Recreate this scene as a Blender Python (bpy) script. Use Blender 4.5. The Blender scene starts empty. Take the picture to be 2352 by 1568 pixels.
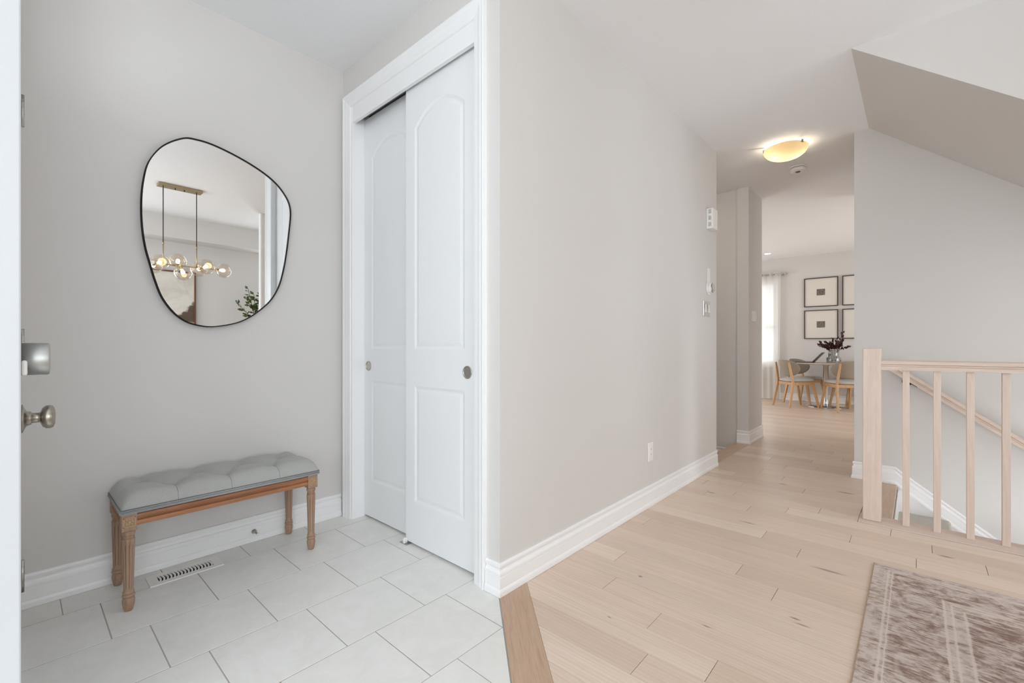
import bpy, bmesh, math, random
from mathutils import Vector, Matrix
from math import sin, cos, pi, radians, sqrt
random.seed(7)
S = bpy.context.scene
C = S.collection

# ------------------------------------------------------------------ camera
TH = radians(42.0732)
CAMZ = 1.0479
cam_d = bpy.data.cameras.new('camera'); cam = bpy.data.objects.new('camera', cam_d); C.objects.link(cam)
cam.location = (0, 0, CAMZ); cam.rotation_euler = (pi/2, 0, TH)
cam_d.sensor_width = 36; cam_d.lens = 36*1028.606/2352
cam_d.shift_y = 9.22/2352; cam_d.clip_start = 0.02; cam_d.clip_end = 100
S.camera = cam
# ------------------------------------------------------------------ world, lights, exposure
W = bpy.data.worlds.new('world'); S.world = W; W.use_nodes = True
W.node_tree.nodes['Background'].inputs[0].default_value = (0.93, 0.97, 1.0, 1)
W.node_tree.nodes['Background'].inputs[1].default_value = 1.7
S.view_settings.view_transform = 'Standard'
S.view_settings.look = 'None'
S.view_settings.exposure = 0.44
S.view_settings.gamma = 1.0
S.view_settings.use_curve_mapping = False
try:
    S.cycles.max_bounces = 14; S.cycles.diffuse_bounces = 8; S.cycles.transparent_max_bounces = 16
    S.cycles.sample_clamp_indirect = 6.0
    S.cycles.caustics_reflective = False; S.cycles.caustics_refractive = False
except Exception:
    pass

def area(name, loc, rot, sx, sy, power, col):
    l = bpy.data.lights.new(name, 'AREA'); l.shape = 'RECTANGLE'; l.size = sx; l.size_y = sy
    l.energy = power; l.color = col
    o = bpy.data.objects.new(name, l); C.objects.link(o); o.location = loc; o.rotation_euler = rot
    return o
# daylight at the doorway and windows, plus fill lights added for even brightness
area('front_door_daylight', (-2.62, -0.50, 1.05), (0, -pi/2, 0), 1.95, 0.84, 42, (0.78, 0.89, 1.0))
area('dining_front_window_daylight', (0.55, -2.16, 1.50), (pi/2, 0, 0), 2.6, 1.7, 31, (0.84, 0.93, 1.0))
area('dining_side_fill', (2.42, -0.45, 1.45), (0, pi/2, 0), 1.6, 2.25, 20, (0.86, 0.94, 1.0))  # unseen side window added to light the entry and hall walls
area('dining_rear_fill', (2.42, 2.87, 1.45), (0, pi/2, 0), 1.6, 0.50, 14, (0.86, 0.94, 1.0))  # unseen rear window added to brighten the middle of the hall
area('living_patio_daylight', (-4.66, 7.9, 1.2), (0, -pi/2, 0), 2.1, 2.3, 14, (1.0, 0.95, 0.88))
area('kitchen_side_fill', (1.76, 8.0, 1.2), (0, pi/2, 0), 2.1, 2.3, 9, (1.0, 0.95, 0.88))  # unseen right-hand opening added to lift the light in the hall
area('far_window_daylight', (-2.55, 10.35, 1.48), (-pi/2, 0, 0), 0.9, 1.5, 7, (1.0, 0.97, 0.93))
area('stair_landing_fill', (2.96, 3.95, 0.2), (0, pi/2, 0), 1.6, 0.7, 16, (0.95, 0.97, 1.0))  # added fill inside the stairwell; the end wall has no opening

# ------------------------------------------------------------------ helpers
def tag(o, label=None, cat=None, group=None, kind=None):
    if label: o['label'] = label
    if cat: o['category'] = cat
    if group: o['group'] = group
    if kind: o['kind'] = kind
    return o

def thing(name, label, cat, loc=(0, 0, 0), rz=0, group=None, kind=None):
    o = bpy.data.objects.new(name, None); C.objects.link(o); o.empty_display_size = 0.05
    o.location = loc; o.rotation_euler = (0, 0, rz)
    return tag(o, label, cat, group, kind)

class MB:
    def __init__(s): s.v = []; s.f = []; s.sm = []
    def add(s, vs, fs, smooth=False):
        n = len(s.v); s.v += [tuple(v) for v in vs]
        s.f += [tuple(i+n for i in f) for f in fs]; s.sm += [smooth]*len(fs)
        return s
    def box(s, x0, x1, y0, y1, z0, z1, b=0):
        if b <= 0:
            vs = [(x, y, z) for x in (x0, x1) for y in (y0, y1) for z in (z0, z1)]
            return s.add(vs, [(0, 1, 3, 2), (4, 6, 7, 5), (0, 4, 5, 1), (2, 3, 7, 6), (0, 2, 6, 4), (1, 5, 7, 3)])
        bm = bmesh.new(); bmesh.ops.create_cube(bm, size=1)
        for v in bm.verts:
            v.co = Vector(((x0+x1)/2+v.co.x*(x1-x0), (y0+y1)/2+v.co.y*(y1-y0), (z0+z1)/2+v.co.z*(z1-z0)))
        bmesh.ops.bevel(bm, geom=bm.edges[:], offset=b, segments=2, affect='EDGES', profile=0.5)
        return s.bm(bm)
    def bm(s, bm, smooth=False):
        bm.verts.index_update()
        s.add([v.co[:] for v in bm.verts], [[v.index for v in f.verts] for f in bm.faces], smooth)
        bm.free(); return s
    def prism(s, poly, z0, z1, axis='z'):
        # poly: 2D points (ccw); axis z: (x,y); axis y: (x,z) extruded along y; axis x: (y,z) along x
        n = len(poly)
        def p(a, b, c):
            return (a, b, c) if axis == 'z' else ((a, c, b) if axis == 'y' else (c, a, b))
        vs = [p(a, b, z0) for a, b in poly]+[p(a, b, z1) for a, b in poly]
        fs = [tuple(range(n-1, -1, -1)), tuple(range(n, 2*n))]+[(i, (i+1) % n, n+(i+1) % n, n+i) for i in range(n)]
        return s.add(vs, fs)
    def lathe(s, prof, c=(0, 0, 0), axis='z', n=24, smooth=True, mod=None):
        # prof: list of (r, h)
        vs = []; m = len(prof)
        for r, h in prof:
            for k in range(n):
                a = 2*pi*k/n; rr = r*(mod(a, h) if mod else 1)
                u, w = rr*cos(a), rr*sin(a)
                vs.append({'z': (c[0]+u, c[1]+w, c[2]+h), 'y': (c[0]+u, c[1]+h, c[2]+w), 'x': (c[0]+h, c[1]+u, c[2]+w)}[axis])
        fs = [(j*n+k, j*n+(k+1) % n, (j+1)*n+(k+1) % n, (j+1)*n+k) for j in range(m-1) for k in range(n)]
        s.add(vs, fs, smooth)
        b = len(s.v)-len(vs)
        s.f.append(tuple(b+k for k in range(n-1, -1, -1))); s.sm.append(False)
        s.f.append(tuple(b+(m-1)*n+k for k in range(n))); s.sm.append(False)
        return s
    def tube(s, p0, p1, r0, r1=None, n=10, smooth=True):
        p0 = Vector(p0); p1 = Vector(p1); r1 = r0 if r1 is None else r1
        d = (p1-p0).normalized(); a = d.orthogonal().normalized(); b = d.cross(a)
        vs = [p0+(a*cos(2*pi*k/n)+b*sin(2*pi*k/n))*r0 for k in range(n)]+[p1+(a*cos(2*pi*k/n)+b*sin(2*pi*k/n))*r1 for k in range(n)]
        s.add(vs, [(k, (k+1) % n, n+(k+1) % n, n+k) for k in range(n)], smooth)
        m = len(s.v)-2*n
        s.f += [tuple(m+k for k in range(n-1, -1, -1)), tuple(m+n+k for k in range(n))]; s.sm += [False, False]
        return s
    def path(s, pts, r, n=8):
        for a, b in zip(pts[:-1], pts[1:]): s.tube(a, b, r, r, n)
        return s
    def bar(s, p0, p1, w, h, up=(0, 0, 1), w1=None, h1=None):
        p0 = Vector(p0); p1 = Vector(p1); d = (p1-p0).normalized()
        side = d.cross(Vector(up)).normalized(); u = side.cross(d)
        w1 = w if w1 is None else w1; h1 = h if h1 is None else h1
        vs = []
        for p, a, b in ((p0, w, h), (p1, w1, h1)):
            for i, j in ((-1, -1), (1, -1), (1, 1), (-1, 1)): vs.append(p+side*(a/2*i)+u*(b/2*j))
        return s.add(vs, [(3, 2, 1, 0), (4, 5, 6, 7), (0, 1, 5, 4), (1, 2, 6, 5), (2, 3, 7, 6), (3, 0, 4, 7)])
    def build(s, name, mat, parent=None, world=True, bevel=0, auto=False):
        me = bpy.data.meshes.new(name)
        off = Vector((0, 0, 0))
        if parent is not None and world:
            p = parent
            while p is not None: off = off+p.location; p = p.parent
        me.from_pydata([tuple(Vector(v)-off) for v in s.v], [], s.f)
        me.polygons.foreach_set('use_smooth', s.sm)
        if mat: me.materials.append(mat)
        bm = bmesh.new(); bm.from_mesh(me); bmesh.ops.recalc_face_normals(bm, faces=bm.faces[:]); bm.to_mesh(me); bm.free()
        me.update()
        o = bpy.data.objects.new(name, me); C.objects.link(o)
        if parent is not None: o.parent = parent
        if bevel:
            m = o.modifiers.new('bevel', 'BEVEL'); m.width = bevel; m.segments = 2; m.limit_method = 'ANGLE'; m.angle_limit = radians(40)
        return o

def box(name, mat, x0, x1, y0, y1, z0, z1, parent=None, b=0, world=True):
    return MB().box(x0, x1, y0, y1, z0, z1, b).build(name, mat, parent, world)

def clip(poly, n, c):      # keep n.p <= c
    out = []
    for i in range(len(poly)):
        a, b = poly[i], poly[(i+1) % len(poly)]
        da = n[0]*a[0]+n[1]*a[1]-c; db = n[0]*b[0]+n[1]*b[1]-c
        if da <= 0: out.append(a)
        if (da < 0 < db) or (db < 0 < da):
            t = da/(da-db); out.append((a[0]+(b[0]-a[0])*t, a[1]+(b[1]-a[1])*t))
    return out
def poly_area(p):
    return 0.5*sum(p[i][0]*p[(i+1) % len(p)][1]-p[(i+1) % len(p)][0]*p[i][1] for i in range(len(p)))

def sweep(profile, pathpts, z=0):
    # profile [(offset to the left of the path, height)], mitred 2D path
    P = [Vector(p) for p in pathpts]; m = MB(); rows = []
    for i, p in enumerate(P):
        d0 = (P[i]-P[i-1]).normalized() if i > 0 else None
        d1 = (P[i+1]-P[i]).normalized() if i < len(P)-1 else None
        d0 = d0 or d1; d1 = d1 or d0
        n0 = Vector((-d0.y, d0.x)); n1 = Vector((-d1.y, d1.x))
        n = (n0+n1)/(1+n0.dot(n1))
        rows.append([(p.x+n.x*o, p.y+n.y*o, z+h) for o, h in profile])
    k = len(profile); vs = [v for r in rows for v in r]
    fs = [(i*k+j, i*k+j+1, (i+1)*k+j+1, (i+1)*k+j) for i in range(len(P)-1) for j in range(k-1)]
    fs += [(i*k+k-1, i*k, (i+1)*k, (i+1)*k+k-1) for i in range(len(P)-1)]
    fs += [tuple(range(k)), tuple(range((len(P)-1)*k+k-1, (len(P)-1)*k-1, -1))]
    m.add(vs, fs); return m

# ------------------------------------------------------------------ materials
def srgb(r, g, b):
    f = lambda c: (c/255/12.92) if c/255 <= 0.04045 else ((c/255+0.055)/1.055)**2.4
    return (f(r), f(g), f(b), 1)

class NT:
    def __init__(s, name):
        s.m = bpy.data.materials.new(name); s.m.use_nodes = True
        s.t = s.m.node_tree; s.b = s.t.nodes['Principled BSDF']; s.out = s.t.nodes['Material Output']
    def n(s, typ, **kw):
        nd = s.t.nodes.new(typ)
        for k, v in kw.items(): setattr(nd, k, v)
        return nd
    def l(s, a, b): s.t.links.new(a, b)
    def val(s, nd, i, v): nd.inputs[i].default_value = v; return nd
    def math(s, op, a, b=None, c=None, clamp=False):
        nd = s.n('ShaderNodeMath', operation=op); nd.use_clamp = clamp
        for i, v in enumerate((a, b, c)):
            if v is None: continue
            if hasattr(v, 'is_output'): s.l(v, nd.inputs[i])
            else: nd.inputs[i].default_value = v
        return nd.outputs[0]
    def mix(s, fac, a, b, mode='MIX'):
        nd = s.n('ShaderNodeMix', data_type='RGBA', blend_type=mode)
        for i, v in ((0, fac), (6, a), (7, b)):
            if hasattr(v, 'is_output'): s.l(v, nd.inputs[i])
            else: nd.inputs[i].default_value = v
        return nd.outputs[2]
    def pos(s, kind='pos'):
        if kind == 'pos': return s.n('ShaderNodeNewGeometry').outputs['Position']
        return s.n('ShaderNodeTexCoord').outputs['Object']
    def scale(s, vec, sx, sy, sz, loc=(0, 0, 0)):
        nd = s.n('ShaderNodeMapping'); s.l(vec, nd.inputs[0]); nd.inputs['Scale'].default_value = (sx, sy, sz); nd.inputs['Location'].default_value = loc
        return nd.outputs[0]
    def noise(s, vec, sc, det=4, rough=0.5, dist=0):
        nd = s.n('ShaderNodeTexNoise'); s.l(vec, nd.inputs['Vector'])
        nd.inputs['Scale'].default_value = sc; nd.inputs['Detail'].default_value = det
        nd.inputs['Roughness'].default_value = rough; nd.inputs['Distortion'].default_value = dist
        return nd.outputs['Fac']
    def ramp(s, fac, stops):
        nd = s.n('ShaderNodeValToRGB'); s.l(fac, nd.inputs[0]); e = nd.color_ramp.elements
        while len(e) > 1: e.remove(e[-1])
        e[0].position = stops[0][0]; e[0].color = stops[0][1]
        for p, c in stops[1:]:
            x = e.new(p); x.color = c
        return nd.outputs[0]
    def maprange(s, v, a, b, c=0, d=1):
        nd = s.n('ShaderNodeMapRange'); s.l(v, nd.inputs[0])
        for i, x in enumerate((a, b, c, d)): nd.inputs[i+1].default_value = x
        return nd.outputs[0]
    def bump(s, h, st, dist=0.001):
        nd = s.n('ShaderNodeBump'); s.l(h, nd.inputs['Height']); nd.inputs['Strength'].default_value = st; nd.inputs['Distance'].default_value = dist
        s.l(nd.outputs[0], s.b.inputs['Normal'])
    def set(s, **kw):
        for k, v in kw.items():
            i = s.b.inputs[k.replace('_', ' ')]
            if hasattr(v, 'is_output'): s.l(v, i)
            else: i.default_value = v
        return s

def paint(name, col, rough=0.65, bscale=450, bst=0.12, var=0.02, spec=0.3):
    t = NT(name); p = t.pos()
    f = t.noise(p, 1.3, 2)
    c2 = tuple(min(1, c*(1-var)) for c in col[:3])+(1,)
    t.set(Base_Color=t.mix(f, col, c2), Roughness=rough); t.b.inputs['Specular IOR Level'].default_value = spec
    if bst: t.bump(t.noise(p, bscale, 2), bst, 0.0006)
    return t.m
def plain(name, col, rough=0.5, metal=0, spec=0.5, var=0.03, vs=40):
    t = NT(name); f = t.noise(t.pos('obj'), vs, 2)
    t.set(Base_Color=t.mix(f, col, tuple(c*(1-var) for c in col[:3])+(1,)), Roughness=rough, Metallic=metal)
    t.b.inputs['Specular IOR Level'].default_value = spec
    return t.m

M = {}
M['wall'] = paint('wall_paint', srgb(215, 212, 209), 0.6)
M['wall_far'] = M['wall']
M['ceiling'] = paint('ceiling_paint', srgb(237, 237, 238), 0.9, 160, 0.9, 0.02, 0.1)
M['trim'] = paint('trim_paint', srgb(240, 240, 240), 0.32, 200, 0.03, 0.01, 0.5)
M['door'] = paint('door_paint', srgb(235, 236, 237), 0.38, 260, 0.05, 0.01, 0.5)
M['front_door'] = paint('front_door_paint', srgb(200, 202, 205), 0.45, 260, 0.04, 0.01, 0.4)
M['white_plastic'] = plain('white_plastic', srgb(236, 234, 230), 0.4)
M['dark'] = plain('dark_gap', srgb(30, 29, 27), 0.8)
M['slot'] = plain('grey_slots', srgb(120, 118, 115), 0.7)
M['black_metal'] = plain('black_metal', srgb(38, 35, 32), 0.4, 0.6)
M['nickel'] = plain('brushed_nickel', srgb(190, 185, 177), 0.3, 1.0)
M['bronze_nickel'] = plain('antique_nickel', srgb(164, 157, 146), 0.32, 1.0)
M['chrome'] = plain('chrome', srgb(215, 215, 215), 0.08, 1.0)
M['alu'] = plain('aluminium', srgb(186, 186, 183), 0.45, 1.0)
M['grout'] = plain('grout', srgb(172, 168, 160), 0.9)
M['seam'] = plain('seam_shadow', srgb(120, 92, 70), 0.8)
M['brass'] = plain('champagne_brass', srgb(178, 160, 128), 0.28, 1.0)

def wood_planks(name, use_rows=False, tint=1.0):
    t = NT(name); p = t.pos()
    if use_rows:
        sep = t.n('ShaderNodeSeparateXYZ'); t.l(p, sep.inputs[0])
        row = t.math('FLOOR', t.math('DIVIDE', t.math('SUBTRACT', sep.outputs[1], 1.313), 0.1275))
        wn = t.n('ShaderNodeTexWhiteNoise', noise_dimensions='1D'); t.l(row, wn.inputs['W']); rnd = wn.outputs[0]
    else:
        rnd = t.n('ShaderNodeObjectInfo').outputs['Random']
    base = t.ramp(rnd, [(0.0, srgb(213, 192, 174)), (0.2, srgb(225, 206, 189)), (0.4, srgb(218, 197, 179)), (0.6, srgb(233, 216, 200)), (0.8, srgb(214, 194, 178)), (1.0, srgb(229, 209, 191))])
    # shift the grain per plank
    comb = t.n('ShaderNodeCombineXYZ'); t.l(t.math('MULTIPLY', rnd, 37.0), comb.inputs[0]); t.l(t.math('MULTIPLY', rnd, 91.0), comb.inputs[2])
    va = t.n('ShaderNodeVectorMath', operation='ADD'); t.l(p, va.inputs[0]); t.l(comb.outputs[0], va.inputs[1])
    q = va.outputs[0]
    g1 = t.noise(t.scale(q, 3.0, 60, 1), 1.0, 6, 0.6, 0.6)
    g2 = t.noise(t.scale(q, 14.0, 420, 1), 1.0, 3, 0.6)
    w = t.n('ShaderNodeTexWave', wave_type='BANDS', bands_direction='Y'); t.l(t.scale(q, 1.2, 16, 1), w.inputs[0])
    w.inputs['Scale'].default_value = 1.2; w.inputs['Distortion'].default_value = 7.0; w.inputs['Detail'].default_value = 3
    w.inputs['Detail Scale'].default_value = 1.1
    c = t.mix(t.math('MULTIPLY', t.maprange(g1, 0.38, 0.72), 0.28), base, srgb(190, 160, 136), 'MIX')
    c = t.mix(t.math('MULTIPLY', t.maprange(w.outputs['Fac'], 0.55, 1.0), 0.16), c, srgb(184, 153, 130))
    c = t.mix(t.math('MULTIPLY', t.maprange(g2, 0.5, 0.8), 0.13), c, srgb(178, 148, 126))
    if not use_rows:
        for kx, ky, a, b in [(-0.301, 2.534, 0.075, 0.011), (-0.344, 2.005, 0.022, 0.007), (-0.319, 1.976, 0.030, 0.006), (-0.582, 1.728, 0.02, 0.005),
                             (-1.086, 3.321, 0.028, 0.010), (-0.747, 3.889, 0.035, 0.012), (-0.369, 3.955, 0.06, 0.017), (-0.742, 2.903, 0.055, 0.007),
                             (0.109, 3.094, 0.034, 0.012), (-0.93, 1.90, 0.012, 0.01), (-0.88, 1.535, 0.012, 0.004)]:
            d = t.n('ShaderNodeVectorMath', operation='SUBTRACT'); t.l(p, d.inputs[0]); d.inputs[1].default_value = (kx, ky, 0)
            mm = t.n('ShaderNodeVectorMath', operation='MULTIPLY'); t.l(d.outputs[0], mm.inputs[0]); mm.inputs[1].default_value = (1/a, 1/b, 0)
            ln = t.n('ShaderNodeVectorMath', operation='LENGTH'); t.l(mm.outputs[0], ln.inputs[0])
            k = t.maprange(t.math('ADD', ln.outputs['Value'], t.math('MULTIPLY', t.math('SUBTRACT', g2, 0.5), 1.6)), 0.25, 1.1, 0.75, 0.0)
            c = t.mix(t.math('MULTIPLY', k, 1.0, clamp=True), c, srgb(92, 74, 58))
    t.set(Base_Color=c, Roughness=t.maprange(g2, 0.2, 0.8, 0.30, 0.42)); t.b.inputs['Specular IOR Level'].default_value = 0.5
    t.bump(g2, 0.10, 0.0006)
    return t.m
M['plank'] = wood_planks('oak_plank')
M['plank_rows'] = wood_planks('oak_plank_far', True)

def wood(name, c1, c2, c3, axis='z', rough=0.45, scale=1.0):
    t = NT(name); p = t.pos('obj')
    s = {'x': (3, 45, 45), 'y': (45, 3, 45), 'z': (45, 45, 3)}[axis]
    g = t.noise(t.scale(p, *[k*scale for k in s]), 1.0, 6, 0.6, 1.2)
    g2 = t.noise(t.scale(p, *[k*6*scale for k in s]), 1.0, 2, 0.5)
    c = t.ramp(g, [(0.25, c1), (0.5, c2), (0.75, c3)])
    c = t.mix(t.math('MULTIPLY', g2, 0.25), c, tuple(x*0.72 for x in c1[:3])+(1,))
    t.set(Base_Color=c, Roughness=rough); t.bump(g2, 0.08, 0.0005)
    return t.m
M['rail_wood_z'] = wood('whitewashed_maple_z', srgb(212, 192, 178), srgb(221, 203, 191), srgb(228, 212, 202), 'z', 0.5)
M['rail_wood_x'] = wood('whitewashed_maple_x', srgb(208, 188, 174), srgb(218, 200, 187), srgb(226, 210, 199), 'x', 0.5)
M['threshold'] = wood('oak_threshold', srgb(176, 146, 121), srgb(192, 163, 138), srgb(204, 176, 151), 'x', 0.4, 1.6)
M['nosing'] = wood('oak_nosing', srgb(198, 168, 144), srgb(208, 181, 158), srgb(218, 192, 170), 'y', 0.4, 1.2)
M['bench_leg'] = wood('weathered_oak', srgb(146, 116, 94), srgb(166, 136, 114), srgb(182, 153, 131), 'z', 0.6, 1.4)
M['bench_apron'] = wood('brown_apron_wood', srgb(132, 84, 54), srgb(164, 112, 76), srgb(184, 132, 94), 'y', 0.45, 0.9)
M['flute'] = plain('dark_flute_stain', srgb(88, 62, 46), 0.7)
M['bench_carve'] = plain('carved_wood', srgb(184, 156, 120), 0.55)
M['chair_wood'] = wood('honey_beech', srgb(178, 136, 92), srgb(200, 158, 112), srgb(212, 174, 130), 'z', 0.4)
M['frame_walnut'] = wood('walnut_frame', srgb(92, 58, 38), srgb(112, 72, 48), srgb(128, 86, 58), 'z', 0.45)

def fabric(name, c1, c2, sc=900, rough=0.95):
    t = NT(name); p = t.pos('obj')
    a = t.noise(t.scale(p, 1, 1, 0.2), sc, 2); b = t.noise(t.scale(p, 0.2, 0.25, 1), sc, 2); big = t.noise(p, 9, 3)
    f = t.math('MULTIPLY', t.math('ADD', a, b), 0.5)
    c = t.mix(t.maprange(f, 0.35, 0.65), c1, c2); c = t.mix(t.math('MULTIPLY', big, 0.12), c, c1)
    t.set(Base_Color=c, Roughness=rough); t.b.inputs['Sheen Weight'].default_value = 0.15
    t.b.inputs['Specular IOR Level'].default_value = 0.1
    t.bump(f, 0.35, 0.0006)
    return t.m
M['bench_fabric'] = fabric('grey_linen', srgb(162, 162, 159), srgb(182, 182, 178))
M['bench_welt'] = fabric('grey_welt', srgb(146, 147, 147), srgb(168, 169, 168))
M['stitch'] = plain('stitch_shadow', srgb(104, 106, 109), 0.95)
M['chair_shell'] = fabric('taupe_tweed', srgb(142, 132, 118), srgb(164, 154, 140), 600)
M['chair_seat'] = fabric('light_grey_wool', srgb(176, 174, 170), srgb(198, 196, 192), 600)
M['carpet'] = fabric('stair_carpet', srgb(172, 167, 158), srgb(206, 201, 192), 420)

def tile_mat():
    t = NT('porcelain_tile'); p = t.pos(); rnd = t.n('ShaderNodeObjectInfo').outputs['Random']
    comb = t.n('ShaderNodeCombineXYZ'); t.l(t.math('MULTIPLY', rnd, 50.0), comb.inputs[0])
    va = t.n('ShaderNodeVectorMath', operation='ADD'); t.l(p, va.inputs[0]); t.l(comb.outputs[0], va.inputs[1]); q = va.outputs[0]
    a = t.noise(q, 9, 6, 0.65, 0.8); b = t.noise(q, 60, 4, 0.7)
    c = t.mix(t.maprange(a, 0.35, 0.7), srgb(231, 230, 227), srgb(222, 221, 217))
    c = t.mix(t.math('MULTIPLY', t.maprange(b, 0.62, 0.8), 0.35), c, srgb(200, 198, 192))
    c = t.mix(t.math('MULTIPLY', rnd, 0.25), c, srgb(222, 220, 215))
    t.set(Base_Color=c, Roughness=0.34); t.b.inputs['Specular IOR Level'].default_value = 0.45
    t.bump(b, 0.05, 0.0005)
    return t.m
M['tile'] = tile_mat()

def rug_mat():
    t = NT('distressed_rug'); p = t.pos()
    sep = t.n('ShaderNodeSeparateXYZ'); t.l(p, sep.inputs[0]); X, Y = sep.outputs[0], sep.outputs[1]
    streak = t.noise(t.scale(p, 13, 75, 1), 1.0, 6, 0.72, 0.5)
    streak2 = t.noise(t.scale(p, 30, 210, 1, (5, 3, 0)), 1.0, 4, 0.7, 0.3)
    blot = t.noise(p, 11, 6, 0.68, 1.0); fine = t.noise(t.scale(p, 260, 900, 1), 1.0, 3, 0.7)
    wob = t.math('MULTIPLY', t.math('SUBTRACT', t.noise(p, 26, 3), 0.5), 0.008)
    du = t.math('ADD', t.math('ADD', X, 0.150), wob); v = t.math('ADD', t.math('SUBTRACT', 2.765, Y), wob)
    d = t.math('MINIMUM', du, v); along = t.math('MAXIMUM', du, v)
    def line(c0, w): return t.maprange(t.math('ABSOLUTE', t.math('SUBTRACT', d, c0)), w*0.45, w, 1, 0)
    lines = line(0.056, 0.0055)
    for c0, w in ((0.232, 0.0055), (0.254, 0.005), (0.290, 0.0055), (0.070, 0.003)): lines = t.math('MAXIMUM', lines, line(c0, w))
    # repeating guard motifs: small dark dashes in the outer and inner guard stripes
    cyc = t.math('ABSOLUTE', t.math('SUBTRACT', t.math('FRACT', t.math('MULTIPLY', along, 17.0)), 0.5))
    dash = t.maprange(cyc, 0.16, 0.24, 1, 0)
    g1 = t.maprange(t.math('ABSOLUTE', t.math('SUBTRACT', d, 0.032)), 0.006, 0.010, 1, 0)
    g2 = t.maprange(t.math('ABSOLUTE', t.math('SUBTRACT', d, 0.272)), 0.006, 0.010, 1, 0)
    guard = t.math('MULTIPLY', t.math('MULTIPLY', t.math('MAXIMUM', g1, g2), dash), 0.55)
    # big rounded medallions along the main border
    my = t.math('SUBTRACT', t.math('FRACT', t.math('MULTIPLY', along, 4.2)), 0.5)
    mx = t.math('DIVIDE', t.math('SUBTRACT', d, 0.150), 0.075)
    rad = t.math('SQRT', t.math('ADD', t.math('POWER', t.math('MULTIPLY', my, 2.1), 2.0), t.math('MULTIPLY', mx, mx)))
    ring = t.maprange(t.math('ABSOLUTE', t.math('SUBTRACT', t.math('ADD', rad, t.math('MULTIPLY', t.math('SUBTRACT', blot, 0.5), 0.5)), 0.72)), 0.04, 0.11, 1, 0)
    inb = t.math('MULTIPLY', t.maprange(d, 0.072, 0.080), t.maprange(d, 0.226, 0.232, 1, 0))
    ring = t.math('MULTIPLY', ring, inb)
    wear = t.math('ADD', t.math('MULTIPLY', streak, 0.55), t.math('ADD', t.math('MULTIPLY', streak2, 0.30), t.math('MULTIPLY', blot, 0.40)))
    field = t.maprange(d, 0.285, 0.300)
    basedark = t.math('ADD', t.math('MULTIPLY', inb, 0.045), t.math('MULTIPLY', field, 0.06))
    dark = t.maprange(t.math('ADD', wear, basedark), 0.615, 0.745)
    dark = t.math('MAXIMUM', dark, t.math('MULTIPLY', guard, t.maprange(wear, 0.5, 0.7, 0.25, 0.9)))
    light = t.math('MULTIPLY', t.math('MAXIMUM', t.math('MULTIPLY', lines, 0.8), t.math('MULTIPLY', ring, 0.32)), t.maprange(streak2, 0.3, 0.6, 0.55, 1.0), clamp=True)
    c = t.mix(fine, srgb(212, 199, 191), srgb(192, 177, 168))
    c = t.mix(t.maprange(blot, 0.5, 0.72), c, srgb(186, 170, 153))
    c = t.mix(dark, c, t.mix(fine, srgb(128, 104, 97), srgb(150, 127, 116)))
    c = t.mix(light, c, srgb(214, 201, 192))
    t.set(Base_Color=c, Roughness=0.95); t.b.inputs['Specular IOR Level'].default_value = 0.1
    t.bump(fine, 0.5, 0.0015)
    return t.m
M['rug'] = rug_mat()
M['rug_edge'] = plain('rug_binding', srgb(176, 150, 126), 0.9)

def mirror_mat():
    t = NT('mirror_glass'); t.set(Base_Color=(0.86, 0.86, 0.85, 1), Metallic=1.0, Roughness=0.0); return t.m
M['mirror'] = mirror_mat()
def glass_mat(name, tint, gl=0.12, rim=0.35):
    t = NT(name); t.t.nodes.remove(t.b)
    tr = t.n('ShaderNodeBsdfTransparent'); tr.inputs[0].default_value = tint
    g = t.n('ShaderNodeBsdfGlossy'); g.inputs['Roughness'].default_value = 0.02
    lw = t.n('ShaderNodeLayerWeight'); lw.inputs[0].default_value = rim
    mx = t.n('ShaderNodeMixShader'); t.l(t.math('ADD', t.math('MULTIPLY', lw.outputs['Facing'], 0.55), gl*0.4, clamp=True), mx.inputs[0])
    t.l(tr.outputs[0], mx.inputs[1]); t.l(g.outputs[0], mx.inputs[2]); t.l(mx.outputs[0], t.out.inputs[0])
    return t.m
M['pane'] = glass_mat('window_pane', (0.97, 0.98, 0.98, 1), 0.1, 0.2)
M['globe'] = glass_mat('smoky_globe', (0.95, 0.90, 0.84, 1), 0.12, 0.35)
M['vase'] = glass_mat('clear_vase', (0.90, 0.91, 0.91, 1), 0.25, 0.5)
def emit(name, col, st):
    t = NT(name); t.set(Base_Color=col, Roughness=0.5); t.b.inputs['Emission Color'].default_value = col; t.b.inputs['Emission Strength'].default_value = st
    return t.m
M['bulb'] = emit('lit_bulb', (1.0, 0.72, 0.36, 1), 14)
M['fill_diffuser'] = emit('fill_diffuser', (1.0, 0.90, 0.78, 1), 36)  # glow of the light added over the landing
M['potlight'] = emit('pot_light', (1.0, 0.97, 0.92, 1), 12)
def translucent(name, col, trans=0.5, see=0.0, diff=0.35):
    t = NT(name); t.t.nodes.remove(t.b)
    d = t.n('ShaderNodeBsdfDiffuse'); d.inputs[0].default_value = col
    r = t.n('ShaderNodeBsdfTranslucent'); r.inputs[0].default_value = col
    m1 = t.n('ShaderNodeMixShader'); m1.inputs[0].default_value = trans; t.l(d.outputs[0], m1.inputs[1]); t.l(r.outputs[0], m1.inputs[2])
    tr = t.n('ShaderNodeBsdfTransparent'); m2 = t.n('ShaderNodeMixShader'); m2.inputs[0].default_value = see
    t.l(m1.outputs[0], m2.inputs[1]); t.l(tr.outputs[0], m2.inputs[2]); t.l(m2.outputs[0], t.out.inputs[0])
    return t.m
M['sheer'] = translucent('sheer_curtain', srgb(240, 239, 237), 0.5, 0.12)
M['alabaster'] = translucent('alabaster_glass', (0.36, 0.285, 0.18, 1), 0.6, 0.0)
M['blind'] = translucent('blind_slat', srgb(246, 246, 244), 0.4, 0.0)
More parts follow.
